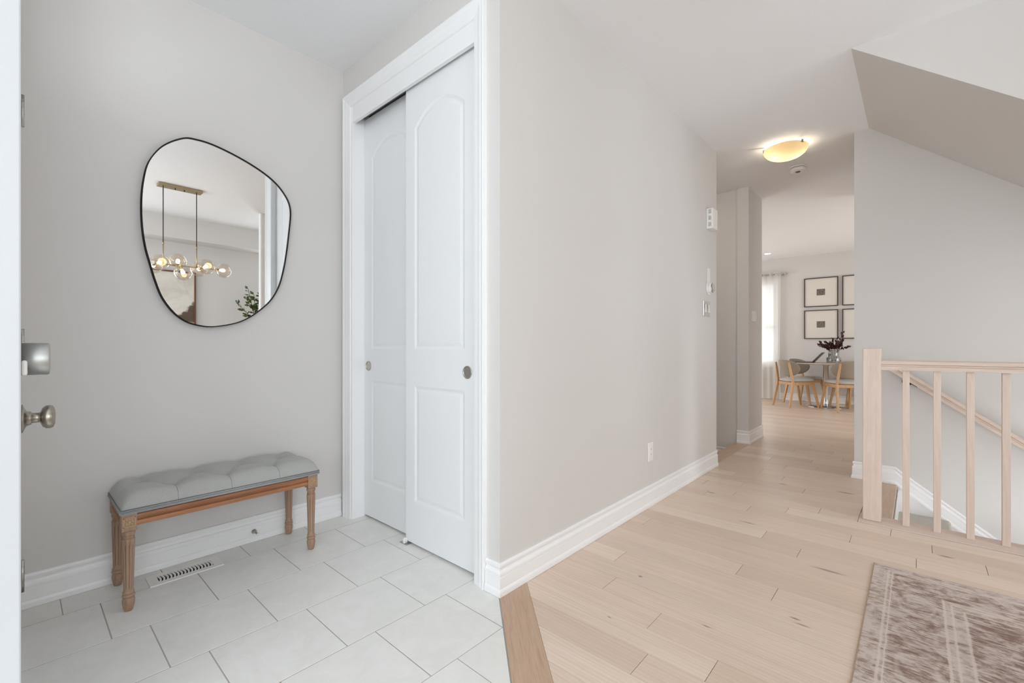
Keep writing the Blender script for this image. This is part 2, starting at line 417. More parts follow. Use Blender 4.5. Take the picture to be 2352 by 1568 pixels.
M['leaf_dark'] = plain('burgundy_leaf', srgb(74, 34, 30), 0.6, var=0.4, vs=30)
M['leaf_green'] = plain('green_leaf', srgb(72, 96, 44), 0.5, var=0.4, vs=30)
M['stem'] = plain('brown_stem', srgb(88, 66, 46), 0.7)
M['pot'] = plain('stone_pot', srgb(196, 190, 180), 0.7)
M['laptop'] = plain('space_grey_laptop', srgb(92, 88, 84), 0.4, 0.7)
M['screen'] = plain('laptop_screen', srgb(40, 40, 42), 0.2)
M['marble'] = plain('marble_top', srgb(206, 192, 178), 0.3, var=0.15, vs=20)
M['mat_board'] = plain('mat_board', srgb(226, 220, 212), 0.8)
M['dark_frame'] = plain('dark_walnut_frame', srgb(58, 44, 37), 0.5)
def photo_mat(name, seed, lo, hi):
    t = NT(name); p = t.pos('obj'); n = t.noise(t.scale(p, 40, 40, 26, (seed, seed, 0)), 1.0, 5, 0.7, 0.5)
    t.set(Base_Color=t.ramp(n, [(0.3, lo), (0.55, srgb(118, 110, 100)), (0.75, hi)]), Roughness=0.4); return t.m
M['photo_a'] = photo_mat('bw_photo_a', 3.1, srgb(58, 52, 46), srgb(150, 142, 130))
M['photo_b'] = photo_mat('bw_photo_b', 8.7, srgb(84, 76, 68), srgb(176, 168, 156))

def painting_mat():
    t = NT('landscape_canvas'); p = t.pos()
    sep = t.n('ShaderNodeSeparateXYZ'); t.l(p, sep.inputs[0]); Y, Z = sep.outputs[1], sep.outputs[2]
    cl = t.noise(p, 3.0, 6, 0.6, 0.8); fine = t.noise(t.scale(p, 1, 14, 30), 1.0, 5, 0.7)
    sky = t.ramp(cl, [(0.3, srgb(200, 192, 181)), (0.5, srgb(222, 217, 208)), (0.7, srgb(236, 232, 225))])
    ground = t.mix(fine, srgb(196, 178, 156), srgb(150, 128, 106))
    c = t.mix(t.maprange(Z, 1.42, 1.37), sky, ground)
    edge = t.math('ADD', t.math('MULTIPLY', t.math('SUBTRACT', Y, 1.44), 1.10), t.math('MULTIPLY', t.math('SUBTRACT', t.noise(p, 16, 5, 0.65), 0.5), 0.16))
    tree = t.math('MULTIPLY', t.maprange(t.math('SUBTRACT', t.math('ADD', edge, 1.40), Z), -0.02, 0.03), t.maprange(Z, 1.355, 1.385))
    c = t.mix(tree, c, t.mix(fine, srgb(70, 54, 44), srgb(118, 98, 82)))
    t.set(Base_Color=c, Roughness=0.8); return t.m
M['painting'] = painting_mat()

# ------------------------------------------------------------------ key planes (metres, camera stands at x=0 y=0)
XA, YB, XC, YD, YF, H = -2.643, 1.3616, -1.298, 4.45, 9.95, 2.74
YH = 3.19                       # face of the stair header
def st(o, label, cat='wall'): return tag(o, label, cat, None, 'structure')

# ------------------------------------------------------------------ structure: walls
st(box('wall_left', M['wall'], XA-0.12, XA, -0.004, 2.1, -0.06, H), 'plain greige wall behind the mirror and tufted bench')
m = MB().box(XA, -2.34, -0.14, -0.004, -0.06, H)
m.box(-2.47, -2.34, -2.12, -0.97, -0.06, H); m.box(-2.47, -2.34, -0.97, -0.14, 2.07, H)
st(m.build('wall_entry', M['wall']), 'greige entry wall around the open front doorway')
m = MB()
m.box(XA, -2.53, YB, YB+0.10, -0.06, H); m.box(-1.44, XC, YB, YB+0.10, -0.06, H); m.box(-2.53, -1.44, YB, YB+0.10, 2.50, H)
st(m.build('wall_closet', M['wall']), 'greige wall above and around the closet opening')
m = MB().box(XA, -1.42, 2.0, 2.1, -0.06, H)
st(m.build('wall_closet_back', M['wall']), 'back wall inside the entry closet')
st(box('wall_hall', M['wall'], XC-0.122, XC, YB+0.10, 4.107, -0.3, H), 'long greige hall wall with thermostat and outlet')
st(box('wall_pillar', M['wall'], -1.44, -1.325, 5.23, 5.78, -0.3, H), 'narrow greige wall end between niche and living room')
m = MB().box(-3.4, -1.44, 5.262, 5.36, -0.3, H); m.box(-3.4, -3.3, 4.0, 5.262, -0.3, H); m.box(-3.3, -1.42, 3.98, 4.06, -0.3, H)
st(m.build('wall_niche', M['wall']), 'shaded greige wall of the sunken side landing')
m = MB().box(-0.365, 3.0, YD, YD+0.12, -2.3, H); m.box(-0.365, -0.245, YD+0.12, 6.4, -0.3, H)
st(m.build('wall_stairwell', M['wall']), 'greige wall behind the stair railing with sloped handrail')
# stair header wedge (side of the flight above and its sloping underside)
m = MB().prism([(-0.275, H), (-0.275+1.68, H-1.68*0.815), (3.0, H-1.68*0.815), (3.0, H)], YH, YD, 'y')
st(m.build('wall_stair_header', M['wall']), 'sloping drywall underside of the upper stair flight')
m = MB()
m.box(-4.5, -3.02, YF, YF+0.12, -0.3, H); m.box(-2.045, 1.6, YF, YF+0.12, -0.3, H)
m.box(-3.02, -2.045, YF, YF+0.12, -0.3, 0.70); m.box(-3.02, -2.045, YF, YF+0.12, 2.28, H)
st(m.build('wall_back', M['wall_far']), 'far greige wall of the living area with framed photos')
m = MB()
m.box(-4.62, -4.5, 5.36, 6.7, -0.3, H); m.box(-4.62, -4.5, 9.1, YF+0.12, -0.3, H); m.box(-4.62, -4.5, 6.7, 9.1, 2.3, H)
m.box(-4.5, -3.4, 5.262, 5.36, -0.3, H)
st(m.build('wall_living_left', M['wall_far']), 'living area side wall around the patio opening')
m = MB().box(1.6, 1.72, 6.28, 6.85, -0.3, H).box(1.6, 1.72, 9.15, YF+0.12, -0.3, H).box(1.6, 1.72, 6.85, 9.15, 2.25, H).box(1.6, 1.72, 6.85, 9.15, -0.3, 0.02); m.box(-0.245, 1.6, 6.28, 6.4, -0.3, H)  # patio gap here is added to admit light
st(m.build('wall_living_right', M['wall_far']), 'living area right hand wall beyond the stairs')
# dining side, seen in the mirror
XR = 2.26
m = MB().box(XR, XR+0.12, 0.70, 2.61, -0.3, H).box(XR, XR+0.12, 3.14, 3.6, -0.3, H).box(XR, XR+0.12, 2.61, 3.14, -0.3, 0.65).box(XR, XR+0.12, 2.61, 3.14, 2.25, H).box(XR, XR+0.12, -2.12, -1.60, -0.3, H).box(XR, XR+0.12, -1.60, 0.70, -0.3, 0.65).box(XR, XR+0.12, -1.60, 0.70, 2.25, H)  # side and rear window gaps are added to admit light
st(m.build('wall_right', M['wall']), 'greige dining wall with landscape painting')
st(box('trim_1', M['wall'], XR-0.32, XR, -2.0, 3.19, 2.453, H), 'dropped bulkhead along the dining wall', 'bulkhead')
m = MB()
m.box(-2.34, -0.85, -2.12, -2.0, -0.06, H); m.box(1.95, XR, -2.12, -2.0, -0.06, H); m.box(-0.85, 1.95, -2.12, -2.0, -0.06, 0.6); m.box(-0.85, 1.95, -2.12, -2.0, 2.4, H)
st(m.build('wall_front', M['wall']), 'front dining wall around the large window')
m = MB().box(3.0, 3.1, 3.0, 4.6, -2.3, H)
st(m.build('wall_stair_end', M['wall']), 'end wall of the stairwell')
st(box('ceiling', M['ceiling'], -4.7, 3.2, -2.2, YF+0.2, H, H+0.06), 'stippled white ceiling', 'ceiling')

# ------------------------------------------------------------------ floors
NX, NY = 0.667, 0.745; nl = sqrt(NX*NX+NY*NY); NX /= nl; NY /= nl
C1 = NX*-1.287+NY*1.349; C2 = C1+0.1295
# tiled entry
base = [(XA, -2.0), (1.2, -2.0), (1.2, 2.0), (XA, 2.0)]
grp = clip(base, (NX, NY), C1)
tf = st(MB().prism(grp, -0.06, -0.0010).build('floor_entry', M['grout']), 'entry floor of square pale stone tiles', 'floor')
T = 0.3307; TG = 0.0036
pm = MB().box(-T/2+TG/2, T/2-TG/2, -T/2+TG/2, T/2-TG/2, -0.010, 0.0, 0.0012)
tile_me = None
row0 = -2.465
for r in range(-1, 5):
    x0 = row0+r*T
    yoff = 0.23+r*0.1075
    k0 = math.floor((-1.2-yoff)/T)
    for k in range(k0, k0+10):
        y0 = yoff+k*T
        if y0 > 1.98: continue
        full = [(x0+TG/2, y0+TG/2), (x0+T-TG/2, y0+TG/2), (x0+T-TG/2, y0+T-TG/2), (x0+TG/2, y0+T-TG/2)]
        q = clip(full, (NX, NY), C1-0.004); q = clip(q, (-1, 0), -XA); q = clip(q, (0, 1), 1.99) if q else q
        if len(q) < 3 or poly_area(q) < 0.002: continue
        cut = abs(poly_area(q)-poly_area(full)) > 1e-6
        if not cut:
            if tile_me is None:
                o = pm.build('tile', M['tile'], tf, False); tile_me = o.data
            else:
                o = bpy.data.objects.new('tile', tile_me); C.objects.link(o); o.parent = tf
            o.location = (x0+T/2, y0+T/2, 0)
        else:
            cx = sum(p[0] for p in q)/len(q); cy = sum(p[1] for p in q)/len(q)
            o = MB().prism([(a-cx, b-cy) for a, b in q], -0.010, 0.0).build('tile', M['tile'], tf, False); o.location = (cx, cy, 0)
# metal edge strip and diagonal oak threshold board
dx, dy = NY, -NX
def along(c, s): return (NX*c+dx*s, NY*c+dy*s)
def diag(c0, c1, s0, s1): return [along(c0, s0), along(c0, s1), along(c1, s1), along(c1, s0)]
s_corner = dx*-1.287+dy*1.349
q = diag(C1-0.003, C1, s_corner-0.005, s_corner+2.4); q.reverse() if poly_area(q) < 0 else None
st(MB().prism(q, -0.01, 0.0006).build('trim_2', M['alu']), 'thin metal edge strip beside the pale tiles', 'trim')
q = diag(C1+0.0005, C2-0.001, s_corner-0.3, s_corner+2.4)
q.reverse() if poly_area(q) < 0 else None
q = clip(q, (-1, 0), 1.284); q = clip(q, (1, 0), 1.2)
ca = sum(p[0] for p in q)/len(q); cb = sum(p[1] for p in q)/len(q)
thr = MB().prism([((a-ca)*dx+(b-cb)*dy, (a-ca)*NX+(b-cb)*NY) for a, b in q], -0.012, 0.0005)
o = thr.build('trim_3', M['threshold']); o.location = (ca, cb, 0); o.rotation_euler = (0, 0, math.atan2(dy, dx)); st(o, 'diagonal oak threshold board between tile and planks', 'trim')

hall = MB()
hall.prism(clip([(-1.45, -2.0), (XR, -2.0), (XR, 3.545), (-1.45, 3.545)], (-NX, -NY), -C1-0.002), -0.06, -0.011)
hall.box(-1.45, -0.105, 3.545, 6.3, -0.06, -0.011); hall.box(-4.5, 1.6, 6.3, YF, -0.06, -0.011); hall.box(-4.5, -1.45, 5.36, 6.3, -0.06, -0.011)
fl = st(hall.build('floor_hall', M['seam']), 'pale oak plank floor of the hall', 'floor')
PW = 0.1275; Y0 = 1.313; G = 0.0009
joints = {0: [-0.677], 1: [-0.49], 2: [-0.741], 3: [-1.005], 4: [0.12], 5: [-1.092, 0.15], 6: [-0.443], 7: [-0.615], 8: [0.02], 9: [-1.19, 0.2], 10: [-0.44], 11: [-0.626],
          12: [0.0], 13: [-0.265, 0.245], 14: [-0.8, 0.06], 15: [-1.11, -0.61, -0.106], 16: [-0.955, -0.455], 17: [-1.2], 18: [-0.975], 19: [-0.6], 20: [-1.1], 21: [-0.78], 22: [-0.96],
          23: [-1.2], 24: [-0.836], 25: [-0.627], 26: [-1.0], 27: [-0.7], 28: [-1.1], 29: [-0.5], 30: [-0.9], 31: [-0.6], 32: [-1.0], -1: [-0.55], -2: [-0.3], -3: [0.1], -4: [0.4]}
for n in range(-5, 36):
    ya, yb = Y0+n*PW, Y0+(n+1)*PW
    xl = -1.284 if yb < 4.1 else (-1.312 if yb < 5.82 else -3.0)
    if n == 22: xl = -1.312
    xr = 1.3
    if yb > 3.364: xr = -0.26
    if ya >= 4.44: xr = -0.365
    js = joints.get(n, [random.uniform(-1.1, -0.4)])
    xs = [xl]+sorted(j for j in js if xl+0.05 < j < xr-0.05)+[xr]
    for a, b in zip(xs[:-1], xs[1:]):
        q = [(a+G, ya+G*0.5), (b-G, ya+G*0.5), (b-G, yb-G*0.5), (a+G, yb-G*0.5)]
        if n == 16: q = [(x, min(y, 9)) for x, y in q]
        q = clip(q, (-NX, -NY), -C2)
        if len(q) < 3 or poly_area(q) < 0.0015: continue
        cx = sum(p[0] for p in q)/len(q); cy = sum(p[1] for p in q)/len(q)
        z1 = random.uniform(-0.0004, 0.0)
        o = MB().prism([(x-cx, y-cy) for x, y in q], -0.011, z1).build('plank', M['plank'], fl, False, bevel=0)
        o.location = (cx, cy, 0)
# far floor surface beyond the separately laid planks
o = MB().box(-4.5, 1.6, Y0+36*PW, YF, -0.011, 0.0).box(-4.5, -3.0, 5.36, Y0+36*PW, -0.011, 0).build('plank_field', M['plank_rows'], fl); o['kind'] = 'stuff'
# nosing boards round the stairwell and at the niche
o = box('trim_4', M['nosing'], -1.452, -1.313, 4.10, 5.23, -0.03, 0.0006, b=0.003); st(o, 'wide oak nosing board along the side landing', 'trim')
o = MB().box(-0.259, -0.105, 3.546, YD-0.014, -0.035, 0.0006, 0.006).build('trim_5', M['nosing']); st(o, 'oak nosing board at the top of the stairs', 'trim')
o = MB().box(-0.259, 2.6, 3.366, 3.544, -0.035, 0.003, 0.003).build('trim_6', M['rail_wood_x']); st(o, 'oak landing board carrying the balusters', 'trim')
st(box('floor_landing', M['plank_rows'], -3.3, -1.45, 4.06, 5.262, -0.27, -0.21), 'sunken landing floor left of the hall', 'floor')
st(box('wall_landing_riser', M['trim'], -1.46, -1.44, 4.06, 5.262, -0.27, -0.03), 'white riser under the landing nosing board')

# ------------------------------------------------------------------ baseboards
BP = [(0, 0.135), (0.006, 0.135), (0.0095, 0.132), (0.0108, 0.126), (0.0100, 0.119), (0.0055, 0.111), (0.0050, 0.105), (0.0075, 0.099), (0.0120, 0.095), (0.0130, 0.089), (0.0128, 0.082), (0.0095, 0.0805), (0.0095, 0.0785), (0.0120, 0.077), (0.0128, 0.030), (0.0150, 0.0275), (0.0178, 0.020), (0.0185, 0.012), (0.0185, 0.001), (0, 0.001)]
def baseboard(name, path, label, z=0):
    return st(sweep(BP, path, z).build(name, M['trim']), label, 'baseboard')
baseboard('baseboard_left', [(XA, 1.345), (XA, 0.0)], 'white moulded baseboard behind the bench')
baseboard('baseboard_hall', [(XC, 4.107), (XC, YB), (-1.374, YB)][::1], 'white moulded baseboard along the hall wall')
baseboard('baseboard_pillar', [(-1.325, 5.78), (-1.325, 5.23), (-1.44, 5.23)], 'white moulded baseboard around the narrow wall end')
baseboard('baseboard_niche', [(-1.44, 5.262), (-3.3, 5.262)], 'white baseboard of the sunken side landing', -0.215)
baseboard('baseboard_back', [(1.6, YF), (-4.5, YF)], 'white baseboard behind the round table')
# stairwell wall: level piece, then running down the flight; extruded in profile
def sloped_base():
    xs = [-0.365-0.0185, -0.118, -0.085, 1.9]
    def zz(x): return 0 if x <= -0.118 else (-0.030*(x+0.118)/0.033 if x <= -0.085 else -0.030-0.745*(x+0.085))
    k = len(BP); vs = []
    for i, x in enumerate(xs):
        for o, h in BP:
            xx = x+(0.0185-o if i == 0 else 0)
            vs.append((xx, YD-o, zz(x)+h))
    fs = [(i*k+j, i*k+j+1, (i+1)*k+j+1, (i+1)*k+j) for i in range(len(xs)-1) for j in range(k-1)]+[tuple(range(k)), tuple(range(len(xs)*k-1, (len(xs)-1)*k-1, -1))]
    m = MB().add(vs, fs)
    o = m.build('baseboard_stairs', M['trim']); st(o, 'white baseboard bending down along the stairs', 'baseboard')
    p = [(-0.105, -0.002), (-0.085, -0.028), (1.9, -0.028-0.745*1.985), (1.9, -1.9), (-0.105, -1.9)]
    st(MB().prism(p, YD-0.009, YD-0.001, 'y').build('trim_7', M['trim']), 'white stair stringer board on the wall', 'trim')
sloped_base()

# ------------------------------------------------------------------ carpeted stairs going down
stairs = thing('staircase', 'carpeted stairs descending behind the wooden railing', 'stairs', (-0.1, 4.0, 0))
for i in range(7):
    x0 = -0.098+0.25*i; z = -0.195*(i+1)
    pts = [(x0, z-0.03), (x0, z)]+[(x0+0.258+0.022*sin(a)-0.0, z-0.022+0.022*cos(a)) for a in [k*pi/10 for k in range(0, 11)]]+[(x0+0.245, z-0.05), (x0+0.245, z-0.195), (x0, z-0.195)]
    pts = pts[::-1]
    MB().prism(pts, 3.55, YD-0.012, 'y').build('tread', M['carpet'], stairs)
box('riser', M['trim'], -0.118, -0.099, 3.55, YD-0.012, -0.19, -0.036, stairs)

# ------------------------------------------------------------------ stair railing
rl = thing('stair_railing', 'whitewashed wooden stair railing with square newel post', 'railing', (-0.2, 3.46, 0.003))
MB().box(-0.241, -0.154, 3.417, 3.504, 0.003, 1.031, 0.006).build('newel_post', M['rail_wood_z'], rl)
hp = [(-0.030, 0.0), (-0.026, 0.008), (-0.026, 0.020), (-0.030, 0.024), (-0.031, 0.0300), (-0.0255, 0.0312), (-0.0255, 0.0332), (-0.030, 0.0345), (-0.028, 0.052), (-0.018, 0.057),
      (0.018, 0.057), (0.028, 0.052), (0.030, 0.0345), (0.0255, 0.0332), (0.0255, 0.0312), (0.031, 0.0300), (0.030, 0.024), (0.026, 0.020), (0.026, 0.008), (0.030, 0.0)]
MB().prism([(3.462+a, 0.904+b) for a, b in hp], -0.154, 2.4, 'x').build('handrail', M['rail_wood_x'], rl)
bal = None
for i in range(19):
    xc = -0.044+0.1308*i
    if bal is None:
        bal = MB().box(-0.0155, 0.0155, -0.0155, 0.0155, 0, 0.902, 0.002).build('baluster', M['rail_wood_z'], rl, False); o = bal
    else:
        o = bal.copy(); C.objects.link(o)
    o.location = Vector((xc, 3.463, 0.003))-rl.location
# handrail on the wall
wr = thing('wall_handrail', 'sloping wooden handrail on the wall behind the balusters', 'handrail', (0.2, 4.39, 0.66))
sl = -0.735
def wr_z(x): return 0.830+sl*(x+0.03)
n = len(hp); vs = []
xa, xb = -0.15, 1.9
for x in (xa, xb):
    for a, b in hp: vs.append((x, 4.385+a*0.95, wr_z(x)+b*1.15-0.055))
MB().add(vs, [tuple(range(n)), tuple(range(2*n-1, n-1, -1))]+[(i, (i+1) % n, n+(i+1) % n, n+i) for i in range(n)]).build('rail', M['rail_wood_x'], wr)
for xx in (-0.05, 0.95):
    zb = wr_z(xx)-0.06
    m = MB().lathe([(0.030, 0), (0.030, 0.006), (0.022, 0.010), (0.010, 0.014)], (xx, YD, zb-0.005), 'y', 18)
    m.v = [(x, 2*YD-y, z) for x, y, z in m.v]
    m.tube((xx, YD-0.01, zb-0.005), (xx+0.02, 4.39, zb-0.005), 0.006).tube((xx+0.02, 4.39, zb-0.005), (xx+0.02, 4.388, zb+0.01), 0.006)
    m.bar((xx-0.015, 4.387, wr_z(xx-0.015)-0.058), (xx+0.055, 4.387, wr_z(xx+0.055)-0.058), 0.02, 0.005)
    m.build('bracket', M['black_metal'], wr)

# ------------------------------------------------------------------ closet: casing, fascia, jambs, track, sliding doors
CP = [(0.0, 0.0), (0.0, 0.020), (0.008, 0.021), (0.012, 0.019), (0.020, 0.0155), (0.026, 0.0165), (0.032, 0.0155), (0.045, 0.012), (0.060, 0.0105), (0.064, 0.0085), (0.070, 0.008), (0.073, 0.004), (0.073, 0.0)]
def casing(name, xl, xr, zt, y, label, flip=1, zb=0.0):
    # three mitred legs; outer edge at xl/xr/zt, profile runs inwards, projects to -y
    k = len(CP); rows = []
    for (x, z, sx, sz) in ((xl, zb, 1, 0), (xl, zt, 1, -1), (xr, zt, -1, -1), (xr, zb, -1, 0)):
        rows.append([(x+sx*a, y-b, z+sz*a) for a, b in CP])
    vs = [v for r in rows for v in r]
    fs = [(i*k+j, i*k+j+1, (i+1)*k+j+1, (i+1)*k+j) for i in range(3) for j in range(k-1)]
    fs += [(i*k+k-1, i*k, (i+1)*k, (i+1)*k+k-1) for i in range(3)]+[tuple(range(k)), tuple(range(4*k-1, 3*k-1, -1))]
    return st(MB().add(vs, fs).build(name, M['trim']), label, 'trim')
casing('trim_8', -2.612, -1.377, 2.562, YB, 'white moulded casing around the closet opening')
m = MB().box(-2.545, -2.527, YB-0.003, 1.50, 0.0, 2.50).box(-1.447, -1.43, YB-0.003, 1.50, 0, 2.50).box(-2.527, -1.447, YB-0.003, 1.50, 2.488, 2.50)
st(m.build('trim_9', M['trim']), 'white jamb lining inside the closet opening', 'trim')
st(box('trim_10', M['trim'], -2.527, -1.447, YB-0.001, YB+0.017, 2.392, 2.49), 'white fascia board hiding the closet door track', 'trim')
m = MB().box(-2.525, -1.448, 1.385, 1.49, 2.468, 2.487).box(-2.52, -1.45, 1.432, 1.4355, 2.44, 2.468).box(-2.52, -1.45, 1.474, 1.478, 2.435, 2.468)
st(m.build('trim_11', M['alu']), 'dark metal sliding track above the closet doors', 'trim')

def offset_poly(p, d):
    n = len(p); out = []
    for i in range(n):
        a, b, c = Vector(p[i-1]), Vector(p[i]), Vector(p[(i+1) % n])
        d0 = (b-a).normalized(); d1 = (c-b).normalized()
        n0 = Vector((-d0.y, d0.x)); n1 = Vector((-d1.y, d1.x)); nn = (n0+n1)/(1+n0.dot(n1))
        out.append((b.x+nn.x*d, b.y+nn.y*d))
    return out
def slide_door(name, x0, x1, yf, z0, z1, px0, px1, pullx, label):
    root = thing(name, label, 'door', (x0, yf+0.0175, z0), kind='structure')
    xc, hw = (px0+px1)/2, (px1-px0)/2
    arch = [(xc+hw*u, 2.185+0.088*(1-u*u)) for u in [1-k/10 for k in range(0, 21)]]
    up = [(px0, 1.027), (px1, 1.027)]+arch
    lo = [(px0, 0.230), (px1, 0.230), (px1, 0.838), (px0, 0.838)]
    bm = bmesh.new(); edges = []
    circ = [(pullx+0.0245*cos(2*pi*k/24), 0.924+0.0245*sin(2*pi*k/24)) for k in range(24)]
    for loop in ([(x0, z0), (x1, z0), (x1, z1), (x0, z1)], up, lo, circ):
        vs = [bm.verts.new((a, yf, b)) for a, b in loop]
        for i in range(len(vs)): edges.append(bm.edges.new((vs[i], vs[(i+1) % len(vs)])))
    bmesh.ops.triangle_fill(bm, edges=edges, use_beauty=True)
    m = MB().bm(bm)
    y1 = yf+0.035
    m.add([(x0, yf, z0), (x1, yf, z0), (x1, yf, z1), (x0, yf, z1), (x0, y1, z0), (x1, y1, z0), (x1, y1, z1), (x0, y1, z1)], [(4, 5, 6, 7), (0, 1, 5, 4), (1, 2, 6, 5), (2, 3, 7, 6), (3, 0, 4, 7)])
    m.build('slab', M['door'], root)
    for loop in (up, lo):
        rings = [(0, 0), (0.005, 0.0014), (0.013, 0.0042), (0.018, 0.0046), (0.034, 0.0012), (0.040, 0.0010)]
        vs = []; k = len(loop)
        for ins, dep in rings:
            vs += [(a, yf+dep, b) for a, b in offset_poly(loop, ins)]
        fs = [(r*k+i, r*k+(i+1) % k, (r+1)*k+(i+1) % k, (r+1)*k+i) for r in range(len(rings)-1) for i in range(k)]
        fs.append(tuple((len(rings)-1)*k+i for i in range(k)))
        MB().add(vs, fs).build('panel', M['door'], root)
    pr = [(0.030, 0.0), (0.030, -0.0025), (0.027, -0.0035), (0.0245, -0.002), (0.0235, 0.004), (0.022, 0.010), (0.0, 0.011)]
    m = MB().lathe(pr, (pullx, yf, 0.924), 'y', 28)
    o = m.build('finger_pull', M['nickel'], root); o['label'] = 'round brushed nickel finger pull'
    return root
slide_door('door_1', -2.525, -1.93, 1.440, 0.012, 2.432, -2.445, -2.05, -2.478, 'rear white sliding closet door, its pull near the left jamb')
slide_door('door_2', -2.022, -1.425, 1.395, 0.012, 2.438, -1.945, -1.555, -1.536, 'front white sliding closet door with the arched panel fully visible')
g = thing('door_guide', 'tiny floor guide under the sliding closet door edge', 'door guide', (-2.015, 1.39, 0))
box('plate', M['alu'], -2.045, -1.985, 1.372, 1.412, 0.0, 0.0025, g)
MB().box(-2.018, -2.004, 1.372, 1.393, 0.0025, 0.030, 0.002).build('post', M['white_plastic'], g)

# ------------------------------------------------------------------ open front door on the left
fd = thing('door_3', 'open white front door seen edge on at the left', 'door', (-2.325, -0.014, 0.015), kind='structure')
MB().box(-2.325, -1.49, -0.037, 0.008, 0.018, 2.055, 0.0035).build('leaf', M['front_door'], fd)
m = MB()
for k in range(26): m.box(-1.50-0.032*k-0.028, -1.50-0.032*k, -0.002, 0.012-0.006*random.random(), 0.001, 0.02)
m.build('door_sweep', M['trim'], fd)
for zc in (0.238, 1.05, 1.872):
    m = MB().tube((-2.331, 0.0150, zc-0.056), (-2.331, 0.0150, zc+0.056), 0.0052, n=12)
    for dz in (-0.034, -0.012, 0.012, 0.034): m.tube((-2.331, 0.0150, zc+dz-0.0008), (-2.331, 0.0150, zc+dz+0.0008), 0.0056, n=12)
    m.box(-2.36, -2.331, 0.006, 0.0085, zc-0.05, zc+0.05)
    m.build('hinge', M['nickel'], fd)
kx, kz = -1.557, 0.876
pr = [(0.033, 0), (0.033, 0.003), (0.026, 0.006), (0.018, 0.010), (0.0155, 0.016), (0.0155, 0.0185), (0.0120, 0.0195), (0.0115, 0.034), (0.014, 0.036), (0.022, 0.039), (0.0275, 0.046), (0.0280, 0.054), (0.0255, 0.060), (0.018, 0.0635), (0.0, 0.065)]
MB().lathe([(r, h*0.88) for r, h in pr], (kx, 0.008, kz), 'y', 32).build('door_knob', M['bronze_nickel'], fd)['label'] = 'antique nickel door knob'
pr = [(0.038, 0), (0.038, 0.043), (0.0372, 0.0455), (0.034, 0.047), (0.0, 0.047)]
MB().lathe(pr, (kx, 0.008, 1.016), 'y', 96, True, mod=lambda a, h: 1-(0.012*(0.5+0.5*cos(48*a)) if h < 0.043 else 0)).build('smart_lock', M['alu'], fd)['label'] = 'ribbed silver round lock'
MB().box(-1.526, -1.515, 0.008, 0.018, 0.979, 1.014, 0.004).build('lock_sensor', M['white_plastic'], fd)
m = MB().box(-2.40, -2.335, -0.075, 0.0, 0, 2.07).box(-2.45, -2.335, -0.975, -0.955, 0, 2.07).box(-2.45, -2.335, -0.975, -0.0, 2.055, 2.075)
m.build('frame', M['trim'], fd)

# ------------------------------------------------------------------ mirror
outline = [(0.539, 2.048), (0.46, 1.985), (0.408, 1.896), (0.388, 1.80), (0.381, 1.70), (0.384, 1.591), (0.395, 1.50), (0.412, 1.425), (0.432, 1.345), (0.458, 1.270), (0.500, 1.205), (0.545, 1.166),
           (0.592, 1.147), (0.662, 1.140), (0.763, 1.161), (0.830, 1.195), (0.890, 1.244), (0.940, 1.300), (0.977, 1.372), (1.000, 1.455), (1.018, 1.560), (1.034, 1.700), (1.041, 1.790),
           (1.033, 1.845), (1.008, 1.892), (0.965, 1.940), (0.905, 1.980), (0.830, 2.013), (0.745, 2.040), (0.660, 2.058), (0.597, 2.060)]
def catmull(P, sub=5):
    out = []; n = len(P)
    for i in range(n):
        p0, p1, p2, p3 = [Vector(P[(i+k) % n]) for k in (-1, 0, 1, 2)]
        for s in range(sub):
            t = s/sub
            out.append(tuple(0.5*((2*p1)+(-p0+p2)*t+(2*p0-5*p1+4*p2-p3)*t*t+(-p0+3*p1-3*p2+p3)*t**3)))
    return out
oc = catmull(outline)
mr = thing('wall_mirror', 'asymmetric pebble shaped mirror with thin black frame above the bench', 'mirror', (XA, 0.7, 1.14))
inn = offset_poly(oc, -0.005) if poly_area(oc) < 0 else offset_poly(oc, 0.005)
xw, xf, xg = XA+0.001, XA+0.026, XA+0.020
k = len(oc); vs = [(xw, a, b) for a, b in oc]+[(xf, a, b) for a, b in oc]+[(xf, a, b) for a, b in inn]+[(xg-0.002, a, b) for a, b in inn]
MB().add(vs, [(r*k+i, r*k+(i+1) % k, (r+1)*k+(i+1) % k, (r+1)*k+i) for r in range(3) for i in range(k)], True).build('frame', M['black_metal'], mr)
MB().add([(xg, a, b) for a, b in inn]+[(xw, a, b) for a, b in inn], [tuple(range(k)), tuple(range(2*k-1, k-1, -1))]+[(i, (i+1) % k, k+(i+1) % k, k+i) for i in range(k)]).build('glass', M['mirror'], mr)

# ------------------------------------------------------------------ tufted bench
bx0, bx1, by0, by1 = -2.622, -2.293, 0.274, 1.045
bn = thing('tufted_bench', 'grey button tufted bench with fluted carved wooden legs', 'bench', (-2.46, 0.66, 0))
def leg_mod(a, h):
    return 1-0.15*max(0, cos(9*a))**4*(1 if 0.0885 < h < 0.264 else 0)
LP = [(0.0125, 0.0), (0.0140, 0.004), (0.0175, 0.018), (0.0200, 0.034), (0.0203, 0.043), (0.0185, 0.050), (0.0158, 0.0525), (0.0158, 0.0540), (0.0195, 0.056), (0.0208, 0.060), (0.0200, 0.064), (0.0162, 0.0665), (0.0162, 0.0680), (0.0186, 0.070), (0.0192, 0.073), (0.0178, 0.077),
      (0.0160, 0.080), (0.0158, 0.088), (0.0159, 0.090), (0.0182, 0.18), (0.0203, 0.263), (0.0204, 0.265), (0.0207, 0.280), (0.0198, 0.2845), (0.0160, 0.2860), (0.0160, 0.2880), (0.0185, 0.2895), (0.0188, 0.2915), (0.0165, 0.2930), (0.0165, 0.2945), (0.0190, 0.298), (0.0213, 0.305), (0.0208, 0.314), (0.0182, 0.320)]
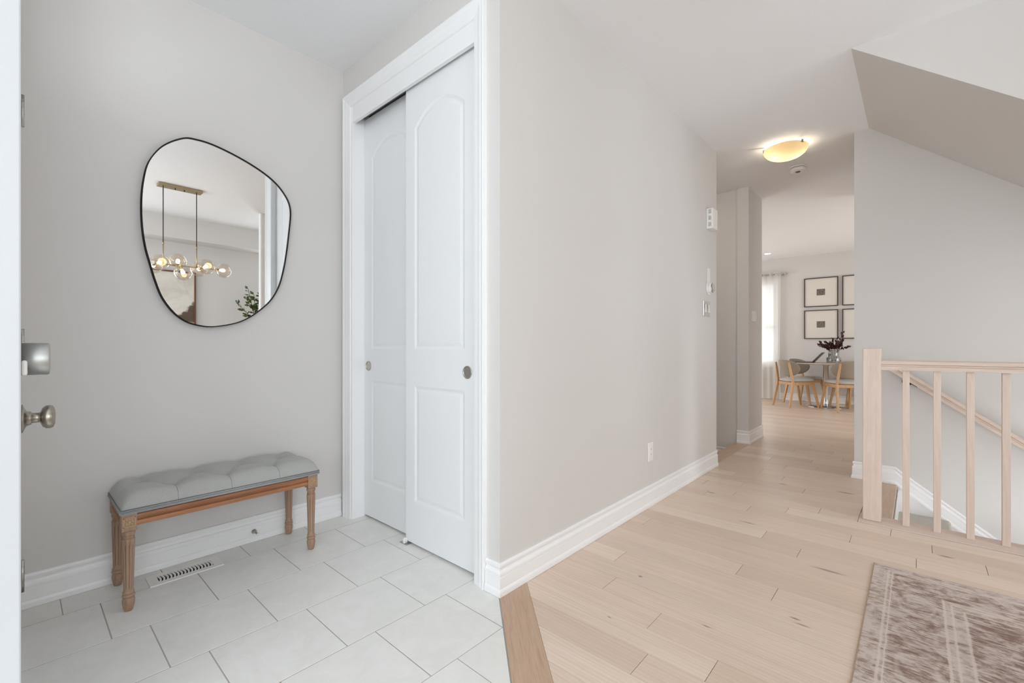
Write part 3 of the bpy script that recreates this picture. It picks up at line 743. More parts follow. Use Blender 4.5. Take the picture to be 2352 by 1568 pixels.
leg_me = None; leg_me_first_done = False; groove_me = None
for lx in (-2.317, -2.598):
    for ly in (0.299, 1.020):
        root = bn
        if leg_me is None:
            o = MB().lathe(LP, (0, 0, 0), 'z', 72, True, leg_mod).box(-0.0235, 0.0235, -0.0235, 0.0235, 0.319, 0.390, 0.0015).build('leg', M['bench_leg'], bn, False); leg_me = o.data
        else:
            o = bpy.data.objects.new('leg', leg_me); C.objects.link(o); o.parent = bn
        o.location = Vector((lx, ly, 0))-bn.location
        gm = groove_me if leg_me_first_done else None
        if gm is None:
            mm = MB()
            for q in range(9):
                a = 2*pi*q/9; c2, s2 = cos(a), sin(a)
                mm.bar((0.0159*0.86*c2, 0.0159*0.86*s2, 0.092), (0.0203*0.86*c2, 0.0203*0.86*s2, 0.260), 0.0030, 0.0012, up=(c2, s2, 0))
            go = mm.build('flute', M['flute'], o, False); groove_me = go.data; leg_me_first_done = True
        else:
            go = bpy.data.objects.new('flute', gm); C.objects.link(go); go.parent = o
        if lx > -2.4:     # carved rosette square on the front face
            xf2 = lx+0.0235; zc = 0.354; m = MB()
            s = 0.0185
            for (a0, a1, b0, b1) in ((-s, s, s-0.0025, s), (-s, s, -s, -s+0.0025), (-s, -s+0.0025, -s, s), (s-0.0025, s, -s, s)):
                m.box(xf2-0.001, xf2+0.0018, ly+a0, ly+a1, zc+b0, zc+b1)
            for q in range(8):
                a = q*pi/4; r0, r1 = 0.004, (0.0155 if q % 2 == 0 else 0.018); c2, s2 = cos(a), sin(a)
                w = 0.0042
                pts = [(r0, 0), ((r0+r1)/2, w), (r1, 0), ((r0+r1)/2, -w)]
                vs = [(xf2, ly+p*c2-t*s2, zc+p*s2+t*c2) for p, t in pts]+[(xf2+0.0032, ly+(r0+r1)/2*c2, zc+(r0+r1)/2*s2)]
                m.add(vs, [(0, 1, 4), (1, 2, 4), (2, 3, 4), (3, 0, 4)])
            m.lathe([(0.0055, 0), (0.005, 0.0025), (0.003, 0.004), (0, 0.0045)], (xf2, ly, zc), 'x', 14)
            m2 = m.build('rosette', M['bench_carve'], o, False)
            m2.data.transform(Matrix.Translation(Vector((-lx, -ly, 0))))
AP = [(-0.004, 0.333), (0.004, 0.333), (0.010, 0.336), (0.012, 0.344), (0.009, 0.352), (0.001, 0.3555), (0.001, 0.3585), (0.009, 0.362), (0.0125, 0.371), (0.010, 0.379), (0.002, 0.383), (-0.004, 0.384)]
m = MB().prism([(-2.308+a, b) for a, b in AP][::-1], 0.32, 0.999, 'y')   # front apron (x,z) extruded in y
m.build('apron', M['bench_apron'], bn)
MB().prism([(-2.607-a, b) for a, b in AP], 0.32, 0.999, 'y').build('apron', M['bench_apron'], bn)
for yy, sg in ((0.285, -1), (1.034, 1)):
    MB().prism([(yy+sg*a, b) for a, b in AP], -2.577, -2.338, 'x').build('apron', M['bench_apron'], bn)
# cushion: height field with deep buttons
tf_f = [0.457, 0.652, 0.858]; tf_b = [0.365, 0.560, 0.757, 0.955]
tufts = [(-2.400, y) for y in tf_f]+[(-2.515, y) for y in tf_b]
nx, ny = 44, 110
cx0, cx1, cy0, cy1 = bx0+0.001, bx1+0.006, by0-0.002, by1+0.003
def seglen(px, py, a, b):
    ax, ay = a; bx, by = b; dx_, dy_ = bx-ax, by-ay; t = max(0, min(1, ((px-ax)*dx_+(py-ay)*dy_)/(dx_*dx_+dy_*dy_)))
    return sqrt((px-ax-t*dx_)**2+(py-ay-t*dy_)**2)
folds = [((-2.400, y), (-2.300, y+0.0)) for y in tf_f]+[((-2.515, y), (-2.63, y)) for y in tf_b]
for y in tf_f:
    for yb in tf_b:
        if abs(y-yb) < 0.13: folds.append(((-2.400, y), (-2.515, yb)))
folds += [((-2.515, 0.365), (-2.46, 0.27)), ((-2.515, 0.955), (-2.46, 1.05)), ]
vs = []
for i in range(nx+1):
    for j in range(ny+1):
        u, v = i/nx, j/ny
        x = cx0+(cx1-cx0)*u; y = cy0+(cy1-cy0)*v
        e = min(x-cx0, cx1-x, y-cy0, cy1-y)
        ex = min(1, min(x-cx0, cx1-x)/0.058); ey = min(1, min(y-cy0, cy1-y)/0.070)
        dome = (1-(1-ex)**2.4)**0.5*(1-(1-ey)**2.4)**0.5
        z = 0.402+0.066*dome
        for tx, ty in tufts:
            d = sqrt(((x-tx)/1.0)**2+((y-ty)/1.0)**2); z -= 0.033*math.exp(-(d/0.034)**1.35)
        fd_ = min(seglen(x, y, *f) for f in folds)
        z -= (0.007*math.exp(-(fd_/0.007)**1.1)+0.007*math.exp(-(fd_/0.030)**2))*dome
        vs.append((x, y, z))
fs = [(i*(ny+1)+j, (i+1)*(ny+1)+j, (i+1)*(ny+1)+j+1, i*(ny+1)+j+1) for i in range(nx) for j in range(ny)]
m = MB().add(vs, fs, True)
# skirt
per = [(i, 0) for i in range(nx+1)]+[(nx, j) for j in range(1, ny+1)]+[(i, ny) for i in range(nx-1, -1, -1)]+[(0, j) for j in range(ny-1, 0, -1)]
n0 = len(m.v); K = len(per)
m.v += [(vs[i*(ny+1)+j][0], vs[i*(ny+1)+j][1], 0.386) for i, j in per]
for a in range(K):
    i, j = per[a]; i2, j2 = per[(a+1) % K]
    m.f.append((i*(ny+1)+j, i2*(ny+1)+j2, n0+(a+1) % K, n0+a)); m.sm.append(False)
cu = m.build('cushion', M['bench_fabric'], bn)
for yy in tf_f:
    j = int(round((yy-cy0)/(cy1-cy0)*ny)); pts = [(vs[i*(ny+1)+j][0], vs[i*(ny+1)+j][1], vs[i*(ny+1)+j][2]+0.0002) for i in range(nx-11, nx+1)]
    MB().path(pts, 0.0006, 5).build('seam', M['stitch'], cu)
mm = MB(); e_ = 0.0012
for a, b in (((cx1+e_, cy0), (cx1+e_, cy1)), ((cx0, cy0-e_), (cx1, cy0-e_)), ((cx0, cy1+e_), (cx1, cy1+e_))): mm.tube((a[0], a[1], 0.4052), (b[0], b[1], 0.4052), 0.0009, n=6)
mm.build('stitch_line', M['stitch'], cu)
for (tx, ty) in tufts:
    MB().lathe([(0.009, 0), (0.009, 0.002), (0.006, 0.004), (0, 0.005)], (tx, ty, 0.4215), 'z', 14).build('button', M['bench_fabric'], cu)
for zz, r in ((0.3925, 0.0042), (0.4005, 0.0034)):
    rr = [(cx0, cy0), (cx1, cy0), (cx1, cy1), (cx0, cy1)]
    mm = MB()
    for a, b in zip(rr, rr[1:]+rr[:1]): mm.tube((a[0], a[1], zz), (b[0], b[1], zz), r, n=8)
    mm.build('piping', M['bench_welt'], cu)

# ------------------------------------------------------------------ floor register, door stop
vt = thing('floor_vent', 'white floor register with curved louvres under the bench', 'vent', (-2.515, 0.528, 0.0))
m = MB()
vx0, vx1, vy0, vy1 = -2.574, -2.456, 0.389, 0.667
ox0, ox1, oy0, oy1 = -2.545, -2.485, 0.425, 0.633
for q in ((vx0, ox0, vy0, vy1), (ox1, vx1, vy0, vy1), (ox0, ox1, vy0, oy0), (ox0, ox1, oy1, vy1)): m.box(q[0], q[1], q[2], q[3], 0.0003, 0.0045)
m.build('plate', M['white_plastic'], vt)
box('duct', M['dark'], ox0-0.002, ox1+0.002, oy0-0.002, oy1+0.002, 0.0002, 0.0008, vt)
lv = None
for q in range(16):
    yc = oy0+0.0065+q*0.0130
    if lv is None:
        m = MB(); vs = []
        for t in range(9):
            a = t/8; x = -0.031+0.062*a; yy = 0.006*(sin(pi*a)-0.5)
            vs += [(x, yy-0.0034, 0.0008), (x, yy+0.0034, 0.0008), (x, yy+0.0034, 0.0048), (x, yy-0.0034, 0.0048)]
        fs = [(t*4+e, t*4+(e+1) % 4, t*4+4+(e+1) % 4, t*4+4+e) for t in range(8) for e in range(4)]
        lv = m.add(vs, fs).build('louvre', M['white_plastic'], vt, False); o = lv
    else:
        o = lv.copy(); C.objects.link(o)
    o.location = Vector((-2.515, yc, 0))-vt.location
ds = thing('door_stop', 'short metal door stop on the baseboard under the bench', 'door stop', (XA+0.0145, 0.853, 0.055))
MB().lathe([(0.0115, 0), (0.0115, 0.003), (0.006, 0.006), (0.0045, 0.010), (0.0045, 0.050)], (XA+0.0143, 0.853, 0.055), 'x', 16).build('stem', M['nickel'], ds)
MB().lathe([(0.006, 0), (0.0065, 0.004), (0.006, 0.010), (0.004, 0.011)], (XA+0.0143+0.050, 0.853, 0.055), 'x', 14).build('tip', M['white_plastic'], ds)

# ------------------------------------------------------------------ wall devices on the hall wall
ch = thing('door_chime', 'white door chime box high on the hall wall edge', 'door chime', (XC, 3.91, 2.09))
MB().box(XC+0.001, XC+0.054, 3.850, 3.965, 2.018, 2.185, 0.003).build('housing', M['white_plastic'], ch)
for zc in (2.158, 2.105, 2.052):
    for q in range(4):
        box('slot', M['slot'], XC+0.018, XC+0.040, 3.8485, 3.8505, zc-0.014+q*0.0085, zc-0.011+q*0.0085, ch)
th = thing('thermostat', 'round thermostat with mirrored dial below a white plate', 'thermostat', (XC, 3.90, 1.53))
MB().box(XC+0.001, XC+0.006, 3.868, 3.932, 1.575, 1.695, 0.002).build('wall_plate', M['white_plastic'], th)
MB().lathe([(0.058, 0), (0.058, 0.006), (0.055, 0.009)], (XC+0.001, 3.902, 1.530), 'x', 40).build('base', M['white_plastic'], th)
MB().lathe([(0.040, 0), (0.042, 0.004), (0.042, 0.022)], (XC+0.010, 3.902, 1.530), 'x', 40).build('body', M['white_plastic'], th)
MB().lathe([(0.042, 0), (0.042, 0.004), (0.039, 0.006), (0, 0.0065)], (XC+0.032, 3.902, 1.530), 'x', 40).build('dial', M['chrome'], th)
def plate(name, label, face, u0, u1, z0, z1, gangs, mat, kind):
    # face: ('x',val) plates project towards +x
    o = thing(name, label, kind, (face, (u0+u1)/2, (z0+z1)/2))
    p = MB().box(face+0.0008, face+0.0065, u0, u1, z0, z1, 0.002).build('cover_plate', mat, o)
    w = (u1-u0)/gangs
    for gk in range(gangs):
        c = u0+w*(gk+0.5); zc = (z0+z1)/2
        if kind == 'outlet':
            r = MB().box(face+0.006, face+0.0085, c-0.017, c+0.017, zc-0.034, zc+0.034, 0.001).build('receptacle', mat, o)
            for dz in (-0.018, 0.018):
                for du in (-0.006, 0.006): box('slot', M['slot'], face+0.0083, face+0.0089, c+du-0.001, c+du+0.001, zc+dz-0.004, zc+dz+0.004, r)
        else:
            MB().add([(face+0.006, c-0.016, zc-0.033), (face+0.006, c+0.016, zc-0.033), (face+0.0085, c+0.016, zc+0.033), (face+0.0085, c-0.016, zc+0.033),
                      (face+0.0125, c-0.016, zc-0.033), (face+0.0125, c+0.016, zc-0.033), (face+0.0088, c+0.016, zc+0.033), (face+0.0088, c-0.016, zc+0.033)],
                     [(0, 1, 2, 3), (4, 5, 6, 7), (0, 1, 5, 4), (1, 2, 6, 5), (2, 3, 7, 6), (3, 0, 4, 7)]).build('rocker', M['white_plastic'], o)
    return o
plate('light_switch', 'shiny silver edged double switch below the thermostat', XC, 3.772, 3.925, 1.292, 1.416, 2, M['chrome'], 'switch')
plate('wall_outlet', 'white outlet low on the hall wall', XC, 2.752, 2.826, 0.291, 0.415, 1, M['white_plastic'], 'outlet')
plate('light_switch', 'white triple switch on the narrow wall end', -1.325, 5.335, 5.50, 1.311, 1.425, 3, M['white_plastic'], 'switch')

# ------------------------------------------------------------------ ceiling lamp, smoke detector, pot light
lp = thing('ceiling_lamp', 'flush ceiling lamp with warm alabaster glass bowl', 'lamp', (-0.822, 4.365, H))
LC = (-0.822, 4.365)
MB().lathe([(0.075, 0), (0.075, -0.014), (0.070, -0.018)], (LC[0], LC[1], H-0.0005), 'z', 36).build('ceiling_pan', M['white_plastic'], lp)
R = 0.165
prof = [(R*sin(a), -0.090*cos(a)) for a in [k*pi/2/14 for k in range(15)]]
m = MB(); n = 48; vs = []
for r, hh in prof:
    for q in range(n): vs.append((LC[0]+max(r, 0.0005)*cos(2*pi*q/n), LC[1]+max(r, 0.0005)*sin(2*pi*q/n), H-0.030+hh))
m.add(vs, [(j*n+q, j*n+(q+1) % n, (j+1)*n+(q+1) % n, (j+1)*n+q) for j in range(14) for q in range(n)], True)
m.build('glass_bowl', M['alabaster'], lp)
for q in range(3):
    a = radians(205)+q*2*pi/3
    px, py = LC[0]+R*cos(a), LC[1]+R*sin(a)
    m = MB().bar((px-0.03*cos(a), py-0.03*sin(a), H-0.012), (px+0.004*cos(a), py+0.004*sin(a), H-0.024), 0.016, 0.003)
    m.bar((px+0.003*cos(a), py+0.003*sin(a), H-0.022), (px+0.002*cos(a), py+0.002*sin(a), H-0.044), 0.018, 0.004, up=(cos(a), sin(a), 0))
    m.build('clip', M['bronze_nickel'], lp)
for q in (-1, 1):
    l = bpy.data.lights.new('lamp_bulb', 'POINT'); l.energy = 1.1; l.color = (1.0, 0.88, 0.70); l.shadow_soft_size = 0.03
    o = bpy.data.objects.new('lamp_bulb', l); C.objects.link(o); o.parent = lp; o.location = (0.06*q, 0.03*q, -0.052)
ll = thing('landing_fill_lamp', 'added unseen ceiling light brightening the side landing', 'lamp', (-2.35, 4.62, H))  # lamp added out of view to brighten the landing wall
MB().lathe([(0.11, 0), (0.11, -0.02), (0.10, -0.03)], (-2.35, 4.62, H-0.0005), 'z', 32).build('base', M['white_plastic'], ll)
MB().lathe([(0.098, 0), (0.095, -0.02), (0.06, -0.035), (0, -0.038)], (-2.35, 4.62, H-0.031), 'z', 32).build('diffuser', M['fill_diffuser'], ll)
sd = thing('smoke_detector', 'round white smoke detector beside the ceiling lamp', 'detector', (-0.83, 4.98, H))
SC = (-0.832, 4.965)
MB().lathe([(0.068, 0), (0.068, -0.010), (0.066, -0.012)], (SC[0], SC[1], H-0.0005), 'z', 40).build('base', M['white_plastic'], sd)
MB().lathe([(0.060, 0), (0.060, -0.004)], (SC[0], SC[1], H-0.0125), 'z', 40).build('gap_ring', M['slot'], sd)
MB().lathe([(0.064, 0), (0.065, -0.020), (0.060, -0.027), (0.03, -0.030), (0, -0.030)], (SC[0], SC[1], H-0.0165), 'z', 40).build('cover', M['white_plastic'], sd)
MB().lathe([(0.021, 0), (0.021, -0.003), (0.017, -0.003), (0.017, -0.001), (0, -0.001)], (SC[0], SC[1], H-0.0463), 'z', 24).build('grille', M['slot'], sd)
pl = thing('pot_light', 'small lit recessed ceiling light near the curtain', 'light', (-2.03, 9.27, H))
MB().lathe([(0.062, 0), (0.062, -0.004), (0.050, -0.005), (0.049, -0.002)], (-2.03, 9.27, H-0.0003), 'z', 32).build('trim_ring', M['white_plastic'], pl)
MB().lathe([(0.048, 0), (0.048, -0.003)], (-2.03, 9.27, H-0.0024), 'z', 32).build('lens', M['potlight'], pl)

# ------------------------------------------------------------------ rug
rg = thing('area_rug', 'faded taupe and plum distressed area rug', 'rug', (0.35, 1.5, 0.0))
rx0, rx1, ry0, ry1 = -0.152, 0.95, -0.20, 2.765
MB().box(rx0+0.004, rx1, ry0, ry1-0.003, 0.0006, 0.0085, 0.002).build('pile', M['rug'], rg)
MB().box(rx0, rx0+0.006, ry0, ry1, 0.0006, 0.0070, 0.0015).box(rx0, rx1, ry1-0.004, ry1, 0.0006, 0.0070, 0.0015).build('binding', M['rug_edge'], rg)

# ------------------------------------------------------------------ living area: window, curtain, photos
wn = thing('window_1', 'bright living area window behind the sheer curtain', 'window', (-2.53, YF, 0.7), kind='structure')
m = MB()
for q in ((-3.02, -2.98, 0.70, 2.28), (-2.085, -2.045, 0.70, 2.28), (-2.98, -2.085, 0.70, 0.74), (-2.98, -2.085, 2.24, 2.28), (-2.98, -2.085, 1.40, 1.44)):
    m.box(q[0], q[1], YF+0.03, YF+0.09, q[2], q[3])
m.build('sash', M['trim'], wn)
casing_m = MB()
for q in ((-3.09, -3.02, 0.63, 2.35), (-2.045, -1.975, 0.63, 2.35), (-3.02, -2.045, 0.63, 0.70), (-3.02, -2.045, 2.28, 2.35)): casing_m.box(q[0], q[1], YF-0.016, YF, q[2], q[3])
casing_m.build('casing', M['trim'], wn)
for z0, z1 in ((0.74, 1.40), (1.44, 2.24)): box('pane', M['pane'], -2.98, -2.085, YF+0.055, YF+0.060, z0, z1, wn)
bl = thing('window_blind', 'white slatted blind half lowered in the bright window', 'blind', (-2.53, YF+0.018, 2.24))
slt = None
for q in range(24):
    z = 2.20-q*0.037
    if slt is None:
        slt = MB().add([(-0.43, -0.018, -0.008), (0.43, -0.018, -0.008), (0.43, 0.0, 0.002), (-0.43, 0.0, 0.002), (0.43, 0.012, 0.012), (-0.43, 0.012, 0.012)], [(0, 1, 2, 3), (3, 2, 4, 5)]).build('slat', M['blind'], bl, False); o = slt
    else:
        o = slt.copy(); C.objects.link(o)
    o.location = (0, 0, z-2.24)
box('bottom_rail', M['white_plastic'], -2.96, -2.10, YF+0.008, YF+0.028, 1.315, 1.335, bl)
rod = thing('curtain_rod', 'thin nickel curtain rod with finial', 'curtain rod', (-2.4, YF-0.08, 2.425))
m = MB().tube((-3.25, YF-0.08, 2.425), (-1.885, YF-0.08, 2.425), 0.009, n=12); m.build('pole', M['nickel'], rod)
MB().lathe([(0.009, 0), (0.016, 0.004), (0.010, 0.010), (0.020, 0.022), (0.026, 0.034), (0.020, 0.048), (0.010, 0.058), (0.012, 0.064), (0.0, 0.070)], (-1.890, YF-0.08, 2.425), 'x', 18).build('finial', M['nickel'], rod)
MB().tube((-1.915, YF-0.08, 2.425), (-1.915, YF-0.004, 2.425), 0.007).lathe([(0.022, 0), (0.022, 0.006)], (-1.915, YF-0.007, 2.425), 'y', 16).build('bracket', M['nickel'], rod)
cu2 = thing('sheer_curtain', 'white sheer curtain hanging beside the window', 'curtain', (-2.15, YF-0.08, 0.01))
xs = [-2.80+0.0075*i for i in range(115)]; zs = [0.012+i*(2.468-0.012)/24 for i in range(25)]; vs = []
for z in zs:
    for i, x in enumerate(xs):
        amp = 0.020*(0.6+0.4*z/2.45); vs.append((x+0.006*sin(z*2+i*0.3), YF-0.08+amp*sin(2*pi*x/0.105+0.3*sin(z*1.3))+0.006*sin(9*x+z), z))
k = len(xs)
MB().add(vs, [(r*k+i, r*k+i+1, (r+1)*k+i+1, (r+1)*k+i) for r in range(24) for i in range(k-1)], True).build('panel', M['sheer'], cu2)
m0 = None
for q in range(8):
    x = -2.775+q*0.105
    bmx = bmesh.new()
    R1, r1, N1, n1 = 0.021, 0.004, 20, 8
    vs = [(x+0.003*0+0.0, YF-0.08, 0)]
    vs = []; fs = []
    for a in range(N1):
        for b in range(n1):
            A = 2*pi*a/N1; B = 2*pi*b/n1; rr = R1+r1*cos(B)
            vs.append((r1*sin(B), rr*cos(A), rr*sin(A))); fs.append((a*n1+b, a*n1+(b+1) % n1, ((a+1) % N1)*n1+(b+1) % n1, ((a+1) % N1)*n1+b))
    bmx.free()
    o = MB().add(vs, fs, True).build('grommet', M['nickel'], cu2, False); o.location = Vector((x, YF-0.08, 2.425))-cu2.location
def photo(x0, x1, z0, z1, label, pm_):
    o = thing('framed_photo', label, 'picture', ((x0+x1)/2, YF, (z0+z1)/2), group='framed photos on the far wall')
    m = MB(); w = 0.013; yb, yf = YF-0.001, YF-0.028
    for q in ((x0, x1, z1-w, z1), (x0, x1, z0, z0+w), (x0, x0+w, z0+w, z1-w), (x1-w, x1, z0+w, z1-w)): m.box(q[0], q[1], yf, yb, q[2], q[3])
    m.build('frame', M['dark_frame'], o)
    box('mat_board', M['mat_board'], x0+w, x1-w, YF-0.014, YF-0.010, z0+w, z1-w, o)
    xc, zc = (x0+x1)/2, (z0+z1)/2
    if pm_: box('print', pm_, xc-0.064, xc+0.064, YF-0.0155, YF-0.0142, zc-0.058, zc+0.058, o)
photo(-1.565, -1.045, 1.765, 2.298, 'upper left black framed photograph above the laptop', M['photo_a'])
photo(-1.565, -1.045, 1.172, 1.702, 'lower left black framed photograph just behind the vase', M['photo_b'])
photo(-0.985, -0.465, 1.765, 2.298, 'upper right black framed photograph cut by the stairwell wall', M['photo_b'])
photo(-0.985, -0.465, 1.172, 1.702, 'lower right black framed photograph cut by the stairwell wall', M['photo_a'])

# ------------------------------------------------------------------ round table
TX, TY = -1.155, 9.345
tb = thing('round_table', 'round pedestal table with chrome column and disc base', 'table', (TX, TY, 0))
MB().lathe([(0.0, 0.727), (0.44, 0.727), (0.455, 0.732), (0.458, 0.742), (0.455, 0.750), (0.0, 0.750)], (TX, TY, 0), 'z', 64).build('table_top', M['marble'], tb)
MB().lathe([(0.325, 0.0), (0.328, 0.006), (0.320, 0.012), (0.12, 0.026), (0.055, 0.032), (0.0, 0.034)], (TX, TY, 0.0005), 'z', 64).build('disc_base', M['chrome'], tb)
MB().lathe([(0.046, 0.03), (0.040, 0.05), (0.038, 0.06), (0.038, 0.70), (0.07, 0.715), (0.075, 0.727)], (TX, TY, 0), 'z', 32).build('column', M['chrome'], tb)
# laptop
lt = thing('laptop', 'open dark grey laptop on the round table', 'laptop', (-1.42, 9.30, 0.7515))
MB().box(-1.575, -1.325, 9.13, 9.46, 0.7512, 0.765, 0.003).build('keyboard_deck', M['laptop'], lt)
m = MB().bar((-1.328, 9.295, 0.762), (-1.185, 9.295, 0.928), 0.33, 0.007, up=(1, 0, 0.0)); m.build('lid', M['laptop'], lt)
# vase and branches
vs_ = thing('glass_vase', 'clear stepped glass vase on the round table', 'vase', (-1.045, 9.34, 0.7505))
MB().lathe([(0.098, 0.7515), (0.103, 0.756), (0.106, 0.800), (0.105, 0.838), (0.100, 0.845), (0.078, 0.848), (0.078, 0.90), (0.083, 0.968), (0.078, 0.968), (0.072, 0.90), (0.072, 0.846), (0.094, 0.838), (0.099, 0.80), (0.095, 0.760)], (-1.045, 9.34, 0), 'z', 36).build('body', M['vase'], vs_)
br = thing('dried_branches', 'dark burgundy leafy branches standing in the glass vase', 'branches', (-1.045, 9.34, 0.77))
random.seed(11)
def leaf(m, p, d, L, wv):
    d = d.normalized(); s = d.cross(Vector((random.uniform(-1, 1), random.uniform(-1, 1), random.uniform(-1, 1)))).normalized(); nn = d.cross(s)
    a = p; b = p+d*L*0.45+s*wv/2+nn*wv*0.15; c = p+d*L; e = p+d*L*0.45-s*wv/2+nn*wv*0.15; mid = p+d*L*0.5
    m.add([a, b, mid, c, e], [(0, 1, 2), (1, 3, 2), (0, 2, 4), (2, 3, 4)])
VB = Vector((-1.045, 9.34, 0.78))
for q in range(13):
    ang = 2*pi*q/13+random.uniform(-.2, .2); rad = random.uniform(0.10, 0.23); hgt = random.uniform(1.02, 1.16)
    tip = Vector((VB.x+rad*cos(ang), VB.y+rad*sin(ang)*0.8, hgt))
    if q == 0: tip = Vector((-0.925, 9.33, 1.255))
    midp = Vector((VB.x+0.055*cos(ang), VB.y+0.055*sin(ang), 0.965))
    pts = [VB+Vector((0.03*cos(ang), 0.03*sin(ang), 0)), midp, midp.lerp(tip, 0.5)+Vector((0, 0, 0.015)), tip]
    stem = MB().path(pts, 0.0022, 5).build('stem', M['stem'], br)
    for i in range(15):
        t = 0.1+0.9*i/14; p = midp.lerp(tip, t); dd = (tip-midp).normalized()+Vector((random.uniform(-1, 1), random.uniform(-1, 1), random.uniform(-0.5, 1)))*0.9
        lm = MB(); leaf(lm, p, dd, random.uniform(0.045, 0.075), random.uniform(0.030, 0.046)); lm.build('leaf', M['leaf_dark'], stem)

# ------------------------------------------------------------------ dining chairs round the table
def make_chair(label, loc, rz):
    # local: front is +y, seat centre at origin
    c = thing('dining_chair', label, 'chair', (loc[0], loc[1], 0), rz, 'upholstered chairs around the round table')
    for sx in (-1, 1):
        # rear leg: splays back at the floor, rises to hold the shell
        m = MB().bar((sx*0.215, -0.255, 0.0), (sx*0.190, -0.175, 0.43), 0.026, 0.030, (0, 1, 0), 0.032, 0.042)
        m.bar((sx*0.190, -0.175, 0.425), (sx*0.168, -0.235, 0.762), 0.030, 0.042, (0, 1, 0), 0.022, 0.026)
        m.build('leg', M['chair_wood'], c, False, 0.004)
        MB().bar((sx*0.215, 0.255, 0.0), (sx*0.185, 0.165, 0.44), 0.026, 0.028, (0, 1, 0), 0.034, 0.046).build('leg', M['chair_wood'], c, False, 0.004)
        MB().bar((sx*0.188, -0.165, 0.405), (sx*0.188, 0.16, 0.415), 0.024, 0.055).build('side_rail', M['chair_wood'], c, False, 0.003)
    MB().bar((-0.19, 0.165, 0.415), (0.19, 0.165, 0.415), 0.024, 0.050).build('front_rail', M['chair_wood'], c, False, 0.003)
    MB().bar((-0.19, -0.168, 0.405), (0.19, -0.168, 0.405), 0.024, 0.050).build('rear_rail', M['chair_wood'], c, False, 0.003)
    # seat pad
    N, r = 40, [(0.0, 0.438), (0.80, 0.436), (0.97, 0.446), (1.0, 0.460), (0.97, 0.476), (0.80, 0.488), (0.0, 0.494)]
    vs = []
    for f, z in r:
        for k in range(N):
            a = 2*pi*k/N; ex = 2/3.2
            x = 0.225*f*(abs(cos(a))**ex)*(1 if cos(a) >= 0 else -1); y = 0.225*f*(abs(sin(a))**ex)*(1 if sin(a) >= 0 else -1)
            vs.append((x*(1.0 if y > 0 else 0.95), y+0.015, z-0.010*(0.5-(y+0.225)/0.45)))
    MB().add(vs, [(j*N+k, j*N+(k+1) % N, (j+1)*N+(k+1) % N, (j+1)*N+k) for j in range(len(r)-1) for k in range(N)], True).build('seat', M['chair_seat'], c, False)
    # curved shell back: superellipse patch bent around a vertical axis
    gx, gz = 22, 12; front = []; back = []
    def pt(u, v, off):
        # u,v in the unit disc -> rounded-rectangle outline
        x = 0.235*u; z = 0.662+0.142*v
        y = -0.215-0.040*v+0.52*u*u*0.235+0.012
        return (x, y+off, z)
    rings = 7; Nn = 44; vsF = []; vsB = []
    for rr_ in range(rings+1):
        f = rr_/rings
        for k in range(Nn):
            a = 2*pi*k/Nn; ex = 2/2.7
            u = f*(abs(cos(a))**ex)*(1 if cos(a) >= 0 else -1); v = f*(abs(sin(a))**ex)*(1 if sin(a) >= 0 else -1)
            if v < 0: u *= (1+0.16*v)
            th_ = 0.020*sqrt(max(0.0, 1-f**4))+0.003
            vsF.append(pt(u, v, th_)); vsB.append(pt(u, v, -th_*0.6))
    m = MB(); q0 = [(j*Nn+k, j*Nn+(k+1) % Nn, (j+1)*Nn+(k+1) % Nn, (j+1)*Nn+k) for j in range(rings) for k in range(Nn)]
    m.add(vsF, q0, True); m.add(vsB, [f[::-1] for f in q0], True)
    tot = len(vsF); base_i = rings*Nn
    for k in range(Nn): m.f.append((base_i+k, base_i+(k+1) % Nn, tot+base_i+(k+1) % Nn, tot+base_i+k)); m.sm.append(True)
    m.build('backrest', M['chair_shell'], c, False)
    return c
make_chair('taupe chair nearest the curtain, turned towards the laptop', (-1.545, 8.985), radians(-44))
make_chair('taupe chair with its back to us, partly cut by the stairwell wall', (-0.865, 8.925), radians(33))
make_chair('taupe chair behind the table against the far wall, beside the laptop', (-1.50, 9.59), radians(-118))
make_chair('taupe chair mostly hidden on the far side of the table column', (-0.80, 9.58), radians(128))

# ------------------------------------------------------------------ dining side seen in the mirror
cl = thing('wall_column', 'white panelled column with moulded casing seen in the mirror', 'column', (1.0, 2.3, 0), kind='structure')
MB().box(1.0, 1.05, 2.099, 2.58, 0, H-0.001).build('core', M['trim'], cl)
k = [(0.0, 0.0), (0.0, 0.018), (0.020, 0.020), (0.028, 0.012), (0.036, 0.016), (0.044, 0.011), (0.054, 0.014), (0.070, 0.008), (0.100, 0.008), (0.100, 0.0)]
MB().prism([(1.0-b, 2.099+a) for a, b in k], 0.0, H-0.002).build('casing', M['trim'], cl)
MB().box(0.994, 1.0, 2.282, 2.58, 0.0, H-0.002).build('panel', M['door'], cl)
box('groove', M['slot'], 0.9985, 1.0, 2.270, 2.283, 0.0, H-0.002, cl)
pt_ = thing('landscape_painting', 'large landscape painting in a walnut frame reflected in the mirror', 'painting', (XR, 1.25, 1.5))
py0, py1, pz0, pz1 = 0.82, 1.684, 1.10, 2.062
m = MB()
for q in ((py0, py1, pz1-0.018, pz1), (py0, py1, pz0, pz0+0.018), (py0, py0+0.018, pz0+0.018, pz1-0.018), (py1-0.018, py1, pz0+0.018, pz1-0.018)): m.box(XR-0.045, XR-0.001, q[0], q[1], q[2], q[3])
m.build('frame', M['frame_walnut'], pt_)
box('canvas', M['painting'], XR-0.034, XR-0.020, py0+0.016, py1-0.016, pz0+0.016, pz1-0.016, pt_)
